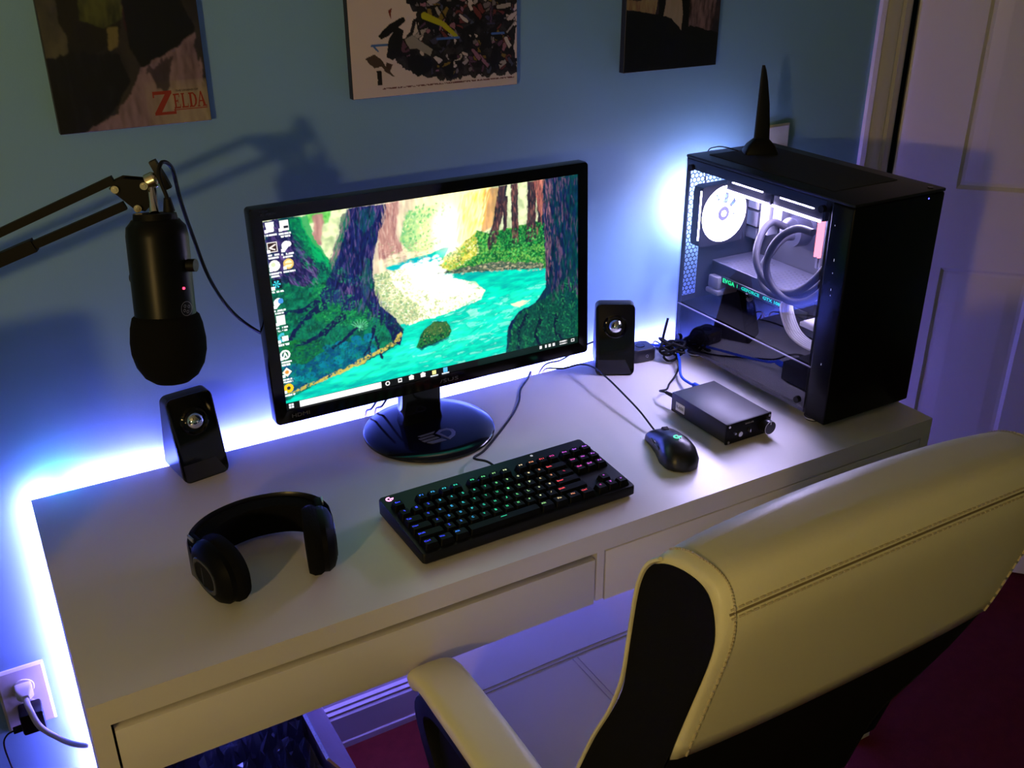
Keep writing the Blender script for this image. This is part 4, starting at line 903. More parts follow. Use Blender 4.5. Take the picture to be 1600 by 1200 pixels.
bm = B(); tube(bm, [(1.052, 0.254, 0.772), (1.048, 0.285, 0.772), (1.052, 0.310, 0.764), (1.078, 0.322, 0.756), (1.100, 0.342, 0.754), (1.130, 0.362, 0.756), (1.170, 0.400, 0.756), (1.195, 0.45, 0.756), (1.20, 0.50, 0.756), (1.20, 0.520, 0.754), (1.20, 0.525, 0.735), (1.20, 0.525, 0.70)], 0.0018, 8)
cyl(bm, (1.049, 0.288, 0.771), (1.052, 0.254, 0.772), 0.003, 0.005, 10)
obj('power_cable', bm, RUBBER, None, 60, label='thin black cable plugged into the back of the amplifier', cat='cable', loc=(1.1, 0.35, 0.76))
# loose coil of black cable by the case
bm = B(); P_ = []
for k in range(60):
    a = k*0.62; r = 0.017+0.007*math.sin(k*1.3); P_.append((1.182+r*math.cos(a), 0.440+r*1.3*math.sin(a), 0.7535+0.020*(0.5+0.5*math.sin(k*0.83))+k*0.0003))
tube(bm, P_, 0.0026, 7, 3)
obj('cable_bundle', bm, RUBBER, None, 60, label='tangled bundle of black cable at the rear corner of the computer', cat='cable', loc=(1.176, 0.452, ZD))

# ------------------------------------------------------------------ headset
hs = thing('headset', 'black over-ear headset lying on the desk in front of the left speaker', 'headset', (0.262, 0.150, ZD))
path = catmull([(0.178, 0.130, 0), (0.172, 0.172, 0), (0.183, 0.208, 0), (0.216, 0.236, 0), (0.266, 0.248, 0), (0.316, 0.238, 0), (0.347, 0.212, 0), (0.356, 0.176, 0), (0.348, 0.140, 0)], 8)
def band(bm, path, off0, off1, z0, z1, taper=None):
    m = len(path); R = []
    for i in range(m):
        T_ = (path[min(i+1, m-1)]-path[max(i-1, 0)]).normalized(); N = Vector((-T_.y, T_.x, 0))
        s = 1 if taper is None else taper(i/(m-1)); zc = (z0+z1)/2; hz = (z1-z0)/2*s; p = path[i]; e = min(0.004, hz*0.4)
        R.append([p+N*off0+Vector((0, 0, zc-hz+e)), p+N*off0*0.6+N*off1*.4+Vector((0, 0, zc-hz)), p+N*off1+Vector((0, 0, zc-hz+e)), p+N*off1+Vector((0, 0, zc+hz-e)), p+N*off0*0.4+N*off1*.6+Vector((0, 0, zc+hz)), p+N*off0+Vector((0, 0, zc+hz-e))])
    rings(bm, R)
bm = B(); band(bm, path, 0.004, 0.0075, ZD+0.012, ZD+0.060, lambda q: 1.0 if .12 < q < .88 else 0.8); obj('headband', bm, mat('headset_gloss', (0.006, 0.006, 0.012), 0.3, spec=0.35), hs, 50, world=True)
bm = B(); n_ = len(path); band(bm, path[int(n_*.17):int(n_*.83)], -0.020, 0.004, ZD+0.004, ZD+0.058, lambda q: 0.75+0.25*math.sin(PI*min(1, max(0, q)))**.5); obj('headband_pad', bm, FOAM, hs, 50, world=True)
for (cx, cy, ang, side) in ((0.192, 0.128, 103, -1), (0.330, 0.130, 76, 1)):
    # disc axis horizontal; ang is the direction of the long axis in plan
    a = math.radians(ang); d = Vector((math.cos(a), math.sin(a), 0)); n = Vector((-math.sin(a), math.cos(a), 0))*(-side)
    if side > 0: n = -n if n.x < 0 else n
    else: n = -n if n.x > 0 else n          # outward normal
    M = Matrix(((d.x, 0, n.x, cx), (d.y, 0, n.y, cy), (0, 1, 0, ZD+0.042), (0, 0, 0, 1)))
    def ell(rx, rz, z): return [M @ Vector((rx*math.copysign(abs(math.cos(q))**.8, math.cos(q)), rz*math.copysign(abs(math.sin(q))**.8, math.sin(q)), z)) for q in np.linspace(0, 2*PI, 33)[:-1]]
    bm = B(); rings(bm, [ell(0.040, 0.028, -0.019), ell(0.049, 0.037, -0.019), ell(0.0535, 0.0405, -0.012), ell(0.0535, 0.0405, -0.004), ell(0.050, 0.038, 0.001)]); obj('ear_cushion', bm, FOAM, hs, 50, world=True)
    bm = B(); rings(bm, [ell(0.050, 0.038, 0.001), ell(0.0505, 0.0385, 0.008), ell(0.044, 0.034, 0.016), ell(0.034, 0.026, 0.020), ell(0.030, 0.022, 0.0205)]); ec = obj('ear_cup', bm, mat('headset_matte', (0.003, 0.003, 0.004), 0.55, spec=0.1), hs, 35, world=True)
    bm = B(); rings(bm, [ell(0.031, 0.023, 0.0206), ell(0.030, 0.022, 0.0215), ell(0.026, 0.018, 0.0215), ell(0.025, 0.017, 0.0206)], True, False); obj('cup_trim', bm, mat('headset_trim', (0.05, 0.05, 0.06), 0.2, metal=.8), ec, None, world=True)
    for zz in (0.012, 0.030):
        bm = B(); box(bm, 0.040, 0.056, zz-0.003, zz+0.003, 0.010, 0.0125, 0.0008, M=M); obj('hinge_plate', bm, STEEL, hs, world=True, label='bright metal hinge plate')
    bm = B(); box(bm, 0.030, 0.062, -0.022, 0.030, 0.001, 0.0105, 0.003, M=M); obj('yoke', bm, mat('headset_matte'), hs, world=True)

# ------------------------------------------------------------------ microphone on scissor arm
mt = Vector((0.194, 0.190, 1.246)); md = Vector((-0.014, -0.030, -0.168)).normalized()
mic = thing('microphone', 'large black studio microphone hanging upside down in front of the wall', 'microphone', tuple(mt))
MZ = frame(mt, (1, 0, 0), Vector((1, 0, 0)).cross(md)*-1)
zq = md.to_track_quat('Z', 'Y').to_matrix().to_4x4(); MZ = Matrix.Translation(mt) @ zq
LB = 0.178
bm = B(); lathe(bm, [(0.0, 0.0), (0.027, 0.0), (0.029, 0.003), (0.0335, 0.008), (0.0350, 0.018), (0.0350, LB*.72)], 40, MZ); obj('mic_body', bm, mat('mic_satin_black', (0.004, 0.004, 0.004), 0.35, spec=0.18), mic, 40, world=True)
bm = B(); lathe(bm, [(0.024, -0.007), (0.025, 0.0), (0.024, 0.001)], 30, MZ); obj('mic_base_ring', bm, BLKM, mic, 40, world=True)
bm = B(); lathe(bm, [(0.034, LB*.62), (0.0385, LB*.64), (0.0415, LB*.70), (0.0435, LB*.80), (0.0430, LB*.88), (0.0390, LB*.97), (0.031, LB*1.045), (0.020, LB*1.09), (0.008, LB*1.107), (0.0, LB*1.11)], 40, MZ); obj('foam_cover', bm, FOAM, mic, 60, world=True, label='round black foam cover')
# controls facing the desk side
rt = Vector((0.80, -0.58, 0)).normalized()
def mpos(t_, ang=0.0, r=0.035):
    v = Matrix.Rotation(ang, 3, md) @ rt; v = (v - md*v.dot(md)).normalized(); return mt+md*(t_*LB)+v*r, v
p, v = mpos(.30, math.radians(2)); bm = B(); cyl(bm, p-v*0.002, p+v*0.009, 0.0075, n=24); obj('gain_knob', bm, BLK, mic, world=True)
p, v = mpos(.44, math.radians(24)); bm = B(); cyl(bm, p-v*0.001, p+v*0.0008, 0.0016, n=12); obj('power_light', bm, emis('mic_red', (1.0, 0.03, 0.08), 5.0), mic, world=True, label='tiny red light')
p, v = mpos(.575, math.radians(22)); bm = B()
Mv = frame(p+v*0.0004, v.cross(md).normalized(), -md)
rings(bm, [[Mv @ Vector((r*math.cos(a), r*math.sin(a), 0)) for a in np.linspace(0, 2*PI, 33)[:-1]] for r in (0.0085, 0.0080)], True, False)
for a in (0.5, 2.2, 3.6, 5.0): rings(bm, [[Mv @ Vector((0.004*math.cos(a)+r*math.cos(b), 0.004*math.sin(a)+r*math.sin(b), 0.0001)) for b in np.linspace(0, 2*PI, 13)[:-1]] for r in (0.0018, 0.0013)], True, False)
obj('pattern_dial_print', bm, mat('mic_print', (0.35, 0.35, 0.35), 0.5), mic, None, world=True)
p, v = mpos(.38, math.radians(178)); bm = B(); cyl(bm, p-v*0.002, p+v*0.002, 0.006, n=20); obj('side_bolt', bm, BLKM, mic, world=True)
# arm
arm = thing('boom_stand', 'black double-bar boom stand reaching in from the left edge', 'boom arm', (-0.40, 0.02, 1.15))
U0, U1 = Vector((0.162, 0.233, 1.2875)), Vector((0.0345, 0.277, 1.232)); L0, L1 = Vector((0.168, 0.219, 1.2595)), Vector((0.027, 0.265, 1.2035))
E1 = U0+(U1-U0)*3.0; E2 = L0+(L1-L0)*2.75
def bar(p0, p1, w_=0.0048):
    bm = B(); d = (p1-p0).normalized(); sd = d.cross(Vector((0, 0, 1))).normalized(); up = sd.cross(d)
    rings(bm, [[p+sd*a*w_*.8+up*b*w_ for a, b in ((-1, -1), (1, -1), (1, 1), (-1, 1))] for p in (p0, p1)])
    return bm
obj('upper_bar', bar(U0, E1), BLKM, arm, 30, world=True)
obj('lower_bar', bar(L0, E2), BLKM, arm, 30, world=True)
q0, q1 = L0+(L1-L0)*.72, L0+(L1-L0)*2.5
obj('spring_sleeve', bar(q0, q1, 0.0075), BLKM, arm, 30, world=True)
# head bracket
HB = Vector((0.178, 0.222, 1.272))
ax = (U0-U1).normalized(); sd = ax.cross(Vector((0, 0, 1))).normalized(); up = sd.cross(ax)
bm = B()
poly = [(-0.018, 0.016), (-0.010, 0.021), (0.000, 0.021), (0.022, 0.008), (0.026, -0.001), (0.012, -0.021), (0.004, -0.024), (-0.006, -0.015)]
for s_ in (-0.008, 0.006):
    rings(bm, [[HB+ax*a+up*b+sd*s for a, b in poly] for s in (s_, s_+0.002)])
obj('head_bracket', bm, BLKM, arm, 20, world=True)
bm = B()
for a, b in ((-0.012, 0.013), (-0.001, -0.017), (0.019, 0.003)):
    c0 = HB+ax*a+up*b; cyl(bm, c0-sd*0.0115, c0+sd*0.0115, 0.0045, n=16)
    cyl(bm, c0-sd*0.013, c0+sd*0.013, 0.0025, n=8)
obj('bracket_bolt', bm, mat('zinc_bolt', (0.75, 0.68, 0.5), 0.25, metal=1), arm, world=True, label='bright zinc bolts')
bm = B(); c0 = HB+ax*0.026+up*0.003; cyl(bm, c0-ax*0.004, c0+ax*0.006, 0.0095, n=24); sph(bm, c0+ax*0.004, 0.0085); obj('swivel_joint', bm, mat('zinc_bolt'), arm, 50, world=True, label='bright metal swivel')
bm = B(); wk = c0+ax*0.012
rings(bm, [[wk+ax*s+up*b+sd*a for a, b in ((-.004, -.016), (.004, -.016), (.007, -.003), (.0045, .020), (-.0045, .020), (-.007, -.003))] for s in (-0.002, 0.006)])
obj('wing_knob', bm, BLK, arm, 20, world=True)
bm = B(); cyl(bm, c0+Vector((0, 0, -0.004)), mt-md*0.0072, 0.0055, n=24); obj('threaded_stud', bm, CHROME, arm, world=True, label='chrome stud')
# elbow, lower arm and clamp, to the left of the picture
bm = B(); Eo = (E1+E2)/2
rings(bm, [[Eo+ax*a+up*b+sd*s for a, b in ((-.03, -.025), (.02, -.028), (.025, .028), (-.03, .03))] for s in (-0.009, 0.009)]); obj('elbow_bracket', bm, BLKM, arm, 20, world=True)
G0 = Vector((-0.40, 0.02, 1.19))
obj('rear_bar', bar(Eo+Vector((-.02, 0, -.01)), G0+Vector((0, 0, .012))), BLKM, arm, 30, world=True)
obj('rear_bar', bar(Eo+Vector((-.02, 0, .018)), G0+Vector((0, 0, .036))), BLKM, arm, 30, world=True)
bm = B(); box(bm, -0.42, -0.38, -0.03, 0.055, 1.1505, 1.158, 0.001); box(bm, -0.42, -0.38, -0.03, -0.0225, 1.10, 1.158, 0.001); cyl(bm, (-0.40, 0.02, 1.158), (-0.40, 0.02, 1.235), 0.008); obj('table_clamp', bm, BLKM, arm, world=True)
# cable of the microphone
bm = B(); cb = mt+md*0.0+Vector((0.016, -0.004, 0.002))
tube(bm, [cb+Vector((0, 0, 0.0075)), cb+Vector((0, 0, 0.022)), (0.206, 0.192, 1.295), (0.214, 0.205, 1.307), (0.227, 0.220, 1.295), (0.237, 0.250, 1.250), (0.252, 0.285, 1.195), (0.275, 0.32, 1.115), (0.315, 0.37, 1.04), (0.375, 0.42, 0.975), (0.42, 0.45, 0.96), (0.50, 0.47, 0.93)], 0.0024, 9)
cyl(bm, cb+Vector((0, 0, 0.0065)), cb+Vector((0, 0, 0.022)), 0.0068, 0.0040, 10)
obj('microphone_cable', bm, RUBBER, None, 60, label='black cable looping from the microphone down behind the monitor', cat='cable', loc=(0.21, 0.19, 1.26))

# ------------------------------------------------------------------ computer case
CX0, CX1, CY0, CY1, CZ1 = 1.215, 1.425, 0.062, 0.478, 1.15
CZ0 = ZD+0.014
pc = thing('computer', 'tall black computer tower with glass side and white lit interior on the desk', 'computer', ((CX0+CX1)/2, (CY0+CY1)/2, ZD))
def cp_(name, bm, m, smooth=35, parent=pc, **k): return obj(name, bm, m, parent, smooth, world=True, **k)
CB = mat('case_black_steel', (0.006, 0.006, 0.008), 0.42, spec=0.3)
INN = mat('case_inner_steel', (0.009, 0.009, 0.013), 0.6, spec=0.1)
bm = B()
box(bm, CX0+0.004, CX1, CY0+0.03, CY1, CZ0, CZ0+0.006)                 # floor
box(bm, CX0+0.003, CX1, CY0+0.008, CY1, CZ1-0.014, CZ1-0.006)            # roof plate
box(bm, CX1-0.004, CX1, CY0+0.03, CY1, CZ0, CZ1-0.006)                 # far side
cp_('chassis', bm, CB, None)
bm = B(); box(bm, CX0+0.0, CX1, CY0, CY1, CZ1-0.006, CZ1, 0.002); cp_('top_panel', bm, CB)
bm = B(); box(bm, CX0+0.030, CX1-0.030, CY0+0.075, CY1-0.03, CZ1, CZ1+0.0012, 0.0005, 1); cp_('dust_filter', bm, mat('filter_mesh', (0.014, 0.014, 0.016), 0.75, bump=(2500, .6, .001)))
bm = B(); box(bm, CX0, CX1, CY0, CY0+0.048, CZ0-0.004, CZ1-0.0062, 0.004, 3); fpn = cp_('front_panel', bm, mat('front_gloss', (0.002, 0.002, 0.003), 0.3, spec=0.12))
bm = B(); cyl(bm, (1.400, CY0+0.012, CZ1), (1.400, CY0+0.012, CZ1+0.0014), 0.0045, n=20); pb = cp_('power_button', bm, BLKG)
bm = B(); cyl(bm, (1.385, CY0-0.0003, CZ1-0.013), (1.385, CY0+0.002, CZ1-0.013), 0.0013, n=10); cp_('power_light', bm, emis('case_blue', (0.06, 0.06, 1.0), 7.0), label='tiny blue light')
# tiny emissive marks on the front panel side, painting light leaks and reflections
for yy, zz, hh in ((0.098, 1.108, .0010), (0.090, 1.052, .0022), (0.0893, 1.030, .0010), (0.088, 1.002, .0018), (0.0875, 0.992, .0008), (0.0862, 0.868, .0018)):
    bm = B(); box(bm, CX0-0.0003, CX0+0.001, yy-0.0005, yy+0.0005, zz-hh, zz+hh)
    cp_('leak_glint', bm, emis('leak_white_glow', (0.8, 0.8, 1.0), 0.5), None, label='tiny glowing mark for leaking light')
# frame of the glazed side: rear pillar, top rail
bm = B(); box(bm, CX0+0.0035, CX0+0.006, CY1-0.010, CY1, CZ0, CZ1-0.006); box(bm, CX0+0.0035, CX0+0.010, CY0+0.03, CY1, CZ1-0.026, CZ1-0.006); box(bm, CX0+0.0035, CX0+0.012, CY0+0.045, CY0+0.055, CZ0, CZ1-0.006); cp_('side_frame', bm, CB, None)
# rear panel with honeycomb perforation around the fan and slots
def hexgrid(bm, x0, x1, z0, z1, y, pitch, rad, th, skip=None, mi=0):
    """perforated sheet: six-sided holes, built as bars between holes"""
    dx = pitch; dzz = pitch*math.sqrt(3)/2; nr = int((z1-z0)/dzz); nc = int((x1-x0)/dx)
    for r in range(nr):
        for c in range(nc):
            cx = x0+(c+.5+.5*(r % 2))*dx; cz = z0+(r+.5)*dzz
            if cx+dx*.5 > x1+1e-6: continue
            oh = [(cx+dx*.5774*math.sin(k*PI/3), cz+dx*.5774*math.cos(k*PI/3)) for k in range(6)]
            ih = [(cx+rad*math.sin(k*PI/3), cz+rad*math.cos(k*PI/3)) for k in range(6)]
            if skip and skip(cx, cz):
                bm.faces.new([bm.verts.new((a, y, b)) for a, b in oh]); continue
            for k in range(6):
                j = (k+1) % 6
                f = bm.faces.new([bm.verts.new((*p[:1], y, p[1])) for p in (oh[k], oh[j], ih[j], ih[k])]); f.material_index = mi
FCX, FCZ, FR = 1.296, 1.030, 0.058
bm = B(); YR = CY1-0.001
def solid(x0, x1, z0, z1): box(bm, x0, x1, YR-0.0004, YR+0.0010, z0, z1)
solid(1.362, CX1, CZ0, CZ1-0.006)
solid(CX0+0.004, 1.362, CZ0, 0.864)
solid(1.262, 1.362, 0.864, 0.962)
hexgrid(bm, CX0+0.004, 1.266, 0.866, 0.968, YR, 0.0098, 0.0044, 0.001)
hexgrid(bm, CX0+0.004, 1.362, 0.966, 1.136, YR, 0.0098, 0.0044, 0.001)
solid(CX0+0.010, 1.362, 1.134, CZ1-0.006)
cp_('rear_panel', bm, INN, None)
# motherboard tray and shroud
bm = B(); box(bm, 1.404, 1.408, CY0+0.05, CY1-0.002, 0.853, CZ1-0.014); cp_('motherboard_tray', bm, INN, None)
bm = B(); box(bm, CX0+0.011, 1.404, CY0+0.05, CY1-0.002, 0.8490, 0.8530); box(bm, CX0+0.011, CX0+0.0125, CY0+0.05, CY1-0.002, CZ0+0.006, 0.849); cp_('power_supply_shroud', bm, mat('shroud_black', (0.002, 0.002, 0.003), 0.7, spec=0.03), None)
bm = B(); box(bm, CX0+0.0008, CX0+0.0030, CY0+0.048, CY1-0.004, 0.8515, 0.8535); cp_('glass_edge_strip', bm, mat('edge_strip', (0.25, 0.25, 0.35), 0.3), None)
# motherboard
mb_ = B(); box(mb_, 1.400, 1.404, 0.235, 0.470, 0.870, 1.105); MB_ = cp_('motherboard', mb_, mat('board_black', (0.02, 0.02, 0.025), 0.45), None)
def onboard(name, x0, x1, y0, y1, z0, z1, m, b=0.001, **k):
    bm = B(); box(bm, x0, x1, y0, y1, z0, z1, b, 1); return obj(name, bm, m, MB_, 30, world=True, **k)
GREYM = mat('heatsink_grey', (0.10, 0.10, 0.12), 0.35, metal=0.4)
LGT = mat('light_grey_plastic', (0.17, 0.17, 0.20), 0.4)
onboard('port_block', 1.376, 1.400, 0.440, 0.472, 1.062, 1.090, LGT)
onboard('port_block', 1.374, 1.400, 0.438, 0.472, 1.028, 1.058, LGT)
onboard('port_block', 1.372, 1.400, 0.436, 0.472, 0.994, 1.024, GREYM)
onboard('port_block', 1.378, 1.400, 0.440, 0.472, 0.966, 0.990, GREYM)
onboard('heatsink', 1.372, 1.400, 0.405, 0.430, 0.985, 1.088, LGT)
onboard('heatsink', 1.376, 1.400, 0.375, 0.400, 1.010, 1.090, GREYM)
onboard('heatsink', 1.378, 1.400, 0.295, 0.372, 1.066, 1.092, LGT)
bm = B(); cyl(bm, (1.400, 0.335, 1.012), (1.362, 0.335, 1.012), 0.030, 0.028, 32); box(bm, 1.392, 1.400, 0.300, 0.370, 0.977, 1.047, .002)
pump = obj('cooler_pump', bm, mat('pump_black', (0.02, 0.02, 0.03), 0.3), MB_, 35, world=True)
for k in range(2):
    bm = B(); y0 = 0.262-k*0.0085
    box(bm, 1.362, 1.400, y0-0.003, y0+0.003, 0.962, 1.082, .0005, 1); rm = cp_('memory_stick', bm, GREYM, None)
    bm = B(); box(bm, 1.355, 1.362, y0-0.0022, y0+0.0022, 0.985, 1.078, .0005, 1); obj('light_bar', bm, emis('ram_pink', (1.0, 0.22, 0.30), 3.2 if k < 3 else 1.5), rm, None, world=True, label='glowing pink bar')
# graphics card
gc = B(); gx0, gx1, gy0, gy1, gz0, gz1 = 1.290, 1.398, 0.190, 0.470, 0.892, 0.930
box(gc, gx0+0.003, gx1, gy0, gy1, gz0, gz1, .002)
GC = cp_('graphics_card', gc, mat('card_black', (0.012, 0.012, 0.014), 0.4))
bm = B(); box(bm, gx0, gx1, gy0, gy1-0.004, gz1, gz1+0.0025, .0006, 1); obj('backplate', bm, mat('backplate_metal', (0.05, 0.05, 0.07), 0.34, metal=.4, spec=0.4), GC, 30, world=True)
bm = B()
for i in range(22):
    for j in range(8):
        xx = gx0+0.012+j*0.010+(i % 2)*0.005; yy = gy0+0.020+i*0.0105
        if 0.34 < yy < 0.37 and j > 4: continue
        rings(bm, [[(xx+0.0026*math.cos(a), yy+0.0026*math.sin(a), gz1+0.0027) for a in np.linspace(0, 2*PI, 7)[:-1]], [(xx+0.0024*math.cos(a), yy+0.0024*math.sin(a), gz1+0.0028) for a in np.linspace(0, 2*PI, 7)[:-1]]])
obj('backplate_holes', bm, DARKGAP, GC, None, world=True)
bm = B(); box(bm, gx0-0.001, gx0+0.003, gy0+0.01, gy1-0.036, gz0+0.002, gz0+0.016, .001, 1); obj('lit_side_strip', bm, mat('card_side', (0.01, 0.014, 0.016), 0.3), GC, 30, world=True)
bm = B(); M = frame((gx0-0.0012, 0.346, gz0+0.0090), (0, -1, 0), (0, 0, 1))
text_bm(bm, 'EVGA', 0.01, frame((gx0-0.0012, 0.411, gz0+0.0092), (0, -1, 0), (0, 0, 1)), fit=(0.034, 0.0088), offset=0.0002)
text_bm(bm, '|', 0.01, frame((gx0-0.0012, 0.386, gz0+0.0092), (0, -1, 0), (0, 0, 1)), fit=(0.001, 0.0070))
obj('brand_lettering', bm, emis('card_green', (0.02, 0.95, 0.30), 1.5), GC, None, world=True, label='glowing green lettering')
bm = B()
text_bm(bm, 'GEFORCE', 0.01, frame((gx0-0.0012, 0.349, gz0+0.0092), (0, -1, 0), (0, 0, 1)), fit=(0.050, 0.0066), offset=0.0002)
text_bm(bm, 'GTX 1080', 0.01, frame((gx0-0.0012, 0.288, gz0+0.0092), (0, -1, 0), (0, 0, 1)), fit=(0.052, 0.0066), offset=0.0002)
obj('model_lettering', bm, emis('card_teal', (0.02, 0.80, 0.62), 1.3), GC, None, world=True, label='glowing teal lettering')
bm = B(); box(bm, gx0-0.010, gx0+0.035, 0.432, 0.462, 0.880, 0.905, .003, 2); box(bm, gx0-0.012, gx0+0.04, 0.428, 0.466, 0.868, 0.8785, .003, 2); obj('end_bracket', bm, LGT, GC, 30, world=True, label='pale grey bracket')
# fans
def ring_pts(c, ax_, r, n=40):
    ax_ = Vector(ax_); q = ax_.to_track_quat('Z', 'Y'); return [Vector(c)+q @ Vector((r*math.cos(2*PI*k/n), r*math.sin(2*PI*k/n), 0)) for k in range(n)]
FANT = emis('top_fan_blade_glow', FAN_COL, FAN_STRENGTH*0.85); FANG = emis('fan_white_glow', FAN_COL, FAN_STRENGTH); FANB = emis('fan_blade_glow', FAN_COL, FAN_STRENGTH*.42); BARG = emis('bar_white_glow', FAN_COL, 45.0)
def fan_frame(bm, c, ax_, half, th, r):
    q = Vector(ax_).to_track_quat('Z', 'Y').to_matrix().to_4x4(); M = Matrix.Translation(c) @ q
    sq = []
    for k in range(64):
        a = 2*PI*k/64; c_, s_ = math.cos(a), math.sin(a); rr_ = half/max(abs(c_), abs(s_)); rr_ = min(rr_, half*1.36); sq.append((rr_*c_, rr_*s_))
    def circ(rr, z): return [M @ Vector((rr*a/math.hypot(a, b), rr*b/math.hypot(a, b), z)) for a, b in sq]
    def sqr(z): return [M @ Vector((a, b, z)) for a, b in sq]
    rings(bm, [circ(r, -th/2), sqr(-th/2), sqr(th/2), circ(r, th/2), circ(r, -th/2)], True, False)
def fan(c, ax_, half=0.06, th=0.025, glow=True, name='rear_fan', lab=None):
    c = Vector(c); ax_ = Vector(ax_)
    bm = B(); fan_frame(bm, c, ax_, half, th, half-0.0045); f = cp_(name, bm, mat('fan_frame_black', (0.008, 0.008, 0.012), 0.4, spec=0.3), 30, label=lab)
    bm = B()
    rings(bm, [ring_pts(c-ax_*th*.46, ax_, half-0.0046), ring_pts(c-ax_*th*.46, ax_, half-0.0095), ring_pts(c+ax_*th*.46, ax_, half-0.0095), ring_pts(c+ax_*th*.46, ax_, half-0.0046)], True, False)
    obj('light_ring', bm, FANG, f, 30, world=True, label='white glowing ring')
    q = ax_.to_track_quat('Z', 'Y').to_matrix().to_4x4(); M = Matrix.Translation(c) @ q
    for k in range(9):
        bm = B(); a0 = 2*PI*k/9; R_ = []
        for i in range(6):
            r = 0.019+(half-0.0105-0.019)*i/5; a = a0+0.25*i/5; w_ = 0.375
            R_.append([M @ Vector((r*math.cos(a-w_), r*math.sin(a-w_), -0.007)), M @ Vector((r*math.cos(a+w_), r*math.sin(a+w_), 0.007)), M @ Vector((r*math.cos(a+w_), r*math.sin(a+w_), 0.0085)), M @ Vector((r*math.cos(a-w_), r*math.sin(a-w_), -0.0055))])
        rings(bm, R_); obj('blade', bm, FANB if name == 'rear_fan' else FANT, f, 30, world=True)
    bm = B(); cyl(bm, c-ax_*0.010, c+ax_*0.010, 0.0195, n=32); h = obj('hub', bm, FANB, f, 30, world=True)
    bm = B(); rings(bm, [ring_pts(c+ax_*0.0102, ax_, 0.0145, 32), ring_pts(c+ax_*0.0108, ax_, 0.0138, 32), ring_pts(c+ax_*0.0108, ax_, 0.0060, 32)], True, False); obj('hub_badge', bm, mat('hub_badge', (0.10, 0.10, 0.13), 0.4), f, 30, world=True, label='dark ring badge')
    return f
fan((FCX, CY1-0.017, FCZ), (0, -1, 0), 0.060, 0.025, True, 'rear_fan', 'fan lit white at the rear of the case')
# radiator and two top fans
bm = B(); box(bm, 1.252, 1.375, 0.135, 0.430, 1.1180, 1.1355, .002); cp_('radiator', bm, mat('radiator_black', (0.03, 0.03, 0.035), 0.5))
for cy in (0.346, 0.222):
    c = (1.314, cy, 1.1045); fan(c, (0, 0, -1), 0.0605, 0.026, True, 'top_fan', None)
    bm = B(); box(bm, 1.2515, 1.2535, cy-0.040, cy+0.040, 1.1095, 1.1175, .0005, 1); cp_('light_bar', bm, BARG, None, label='white glowing bar on fan edge')
    bm = B(); box(bm, 1.2515, 1.2535, cy-0.058, cy+0.058, 1.0905, 1.0945, .0005, 1); cp_('light_bar', bm, BARG, None, label='white glowing bar on fan edge')
bm = B(); box(bm, 1.2335, 1.2355, CY1-0.030, CY1-0.027, 0.985, 1.082, .0005, 1); cp_('light_bar', bm, BARG, None, label='white glowing bar on fan edge')
# coolant hoses
HOSE = mat('sleeved_hose', (0.012, 0.011, 0.016), 0.6, spec=0.18, bump=(700, .5, .001))
def hose(pts):
    bm = B(); tube(bm, pts, 0.0068, 12, 8); cp_('coolant_hose', bm, HOSE, 60)
hose([(1.358, 0.345, 1.020), (1.330, 0.352, 1.032), (1.300, 0.345, 1.018), (1.268, 0.322, 0.985), (1.262, 0.296, 0.955), (1.266, 0.260, 0.938), (1.270, 0.220, 0.945), (1.275, 0.185, 0.975), (1.285, 0.160, 1.020), (1.30, 0.152, 1.07), (1.31, 0.155, 1.118)])
hose([(1.358, 0.325, 1.006), (1.335, 0.322, 1.008), (1.310, 0.322, 0.990), (1.282, 0.318, 0.958), (1.272, 0.300, 0.932), (1.270, 0.270, 0.925), (1.275, 0.230, 0.932), (1.285, 0.190, 0.955), (1.30, 0.165, 1.0), (1.32, 0.14, 1.06), (1.34, 0.14, 1.118)])
hose([(1.256, 0.180, 1.068), (1.256, 0.215, 1.066), (1.256, 0.250, 1.045), (1.256, 0.275, 1.010), (1.256, 0.280, 0.975), (1.258, 0.262, 0.945), (1.262, 0.225, 0.930), (1.266, 0.185, 0.940), (1.268, 0.150, 0.975), (1.27, 0.132, 1.02), (1.272, 0.128, 1.07)])
# white sleeved power leads looping over the shroud
WL = mat('white_sleeving', (0.75, 0.75, 0.78), 0.6, bump=(900, .4, .0008))
for k in range(6):
    o_x = 1.262+k*0.0052
    bm = B(); tube(bm, [(o_x+0.02, 0.236, 0.925), (o_x, 0.238, 0.918), (o_x-.006, 0.226, 0.897), (o_x-.006, 0.205, 0.872), (o_x-.002, 0.178, 0.860), (o_x, 0.150, 0.860), (o_x+.002, 0.128, 0.868), (o_x+.004, 0.118, 0.885)], 0.0027, 8, 6); cp_('power_lead', bm, WL, 60)
bm = B(); box(bm, 1.262, 1.30, 0.150, 0.190, 0.893, 0.901, .001, 1); dr_ = cp_('storage_drive', bm, mat('drive_white', (0.7, 0.7, 0.72), 0.4))
bm = B()
for k in range(2): box(bm, 1.36, 1.38, 0.13, 0.17, 0.90+k*.02, 0.91+k*.02)
cp_('bracket', bm, INN, None)
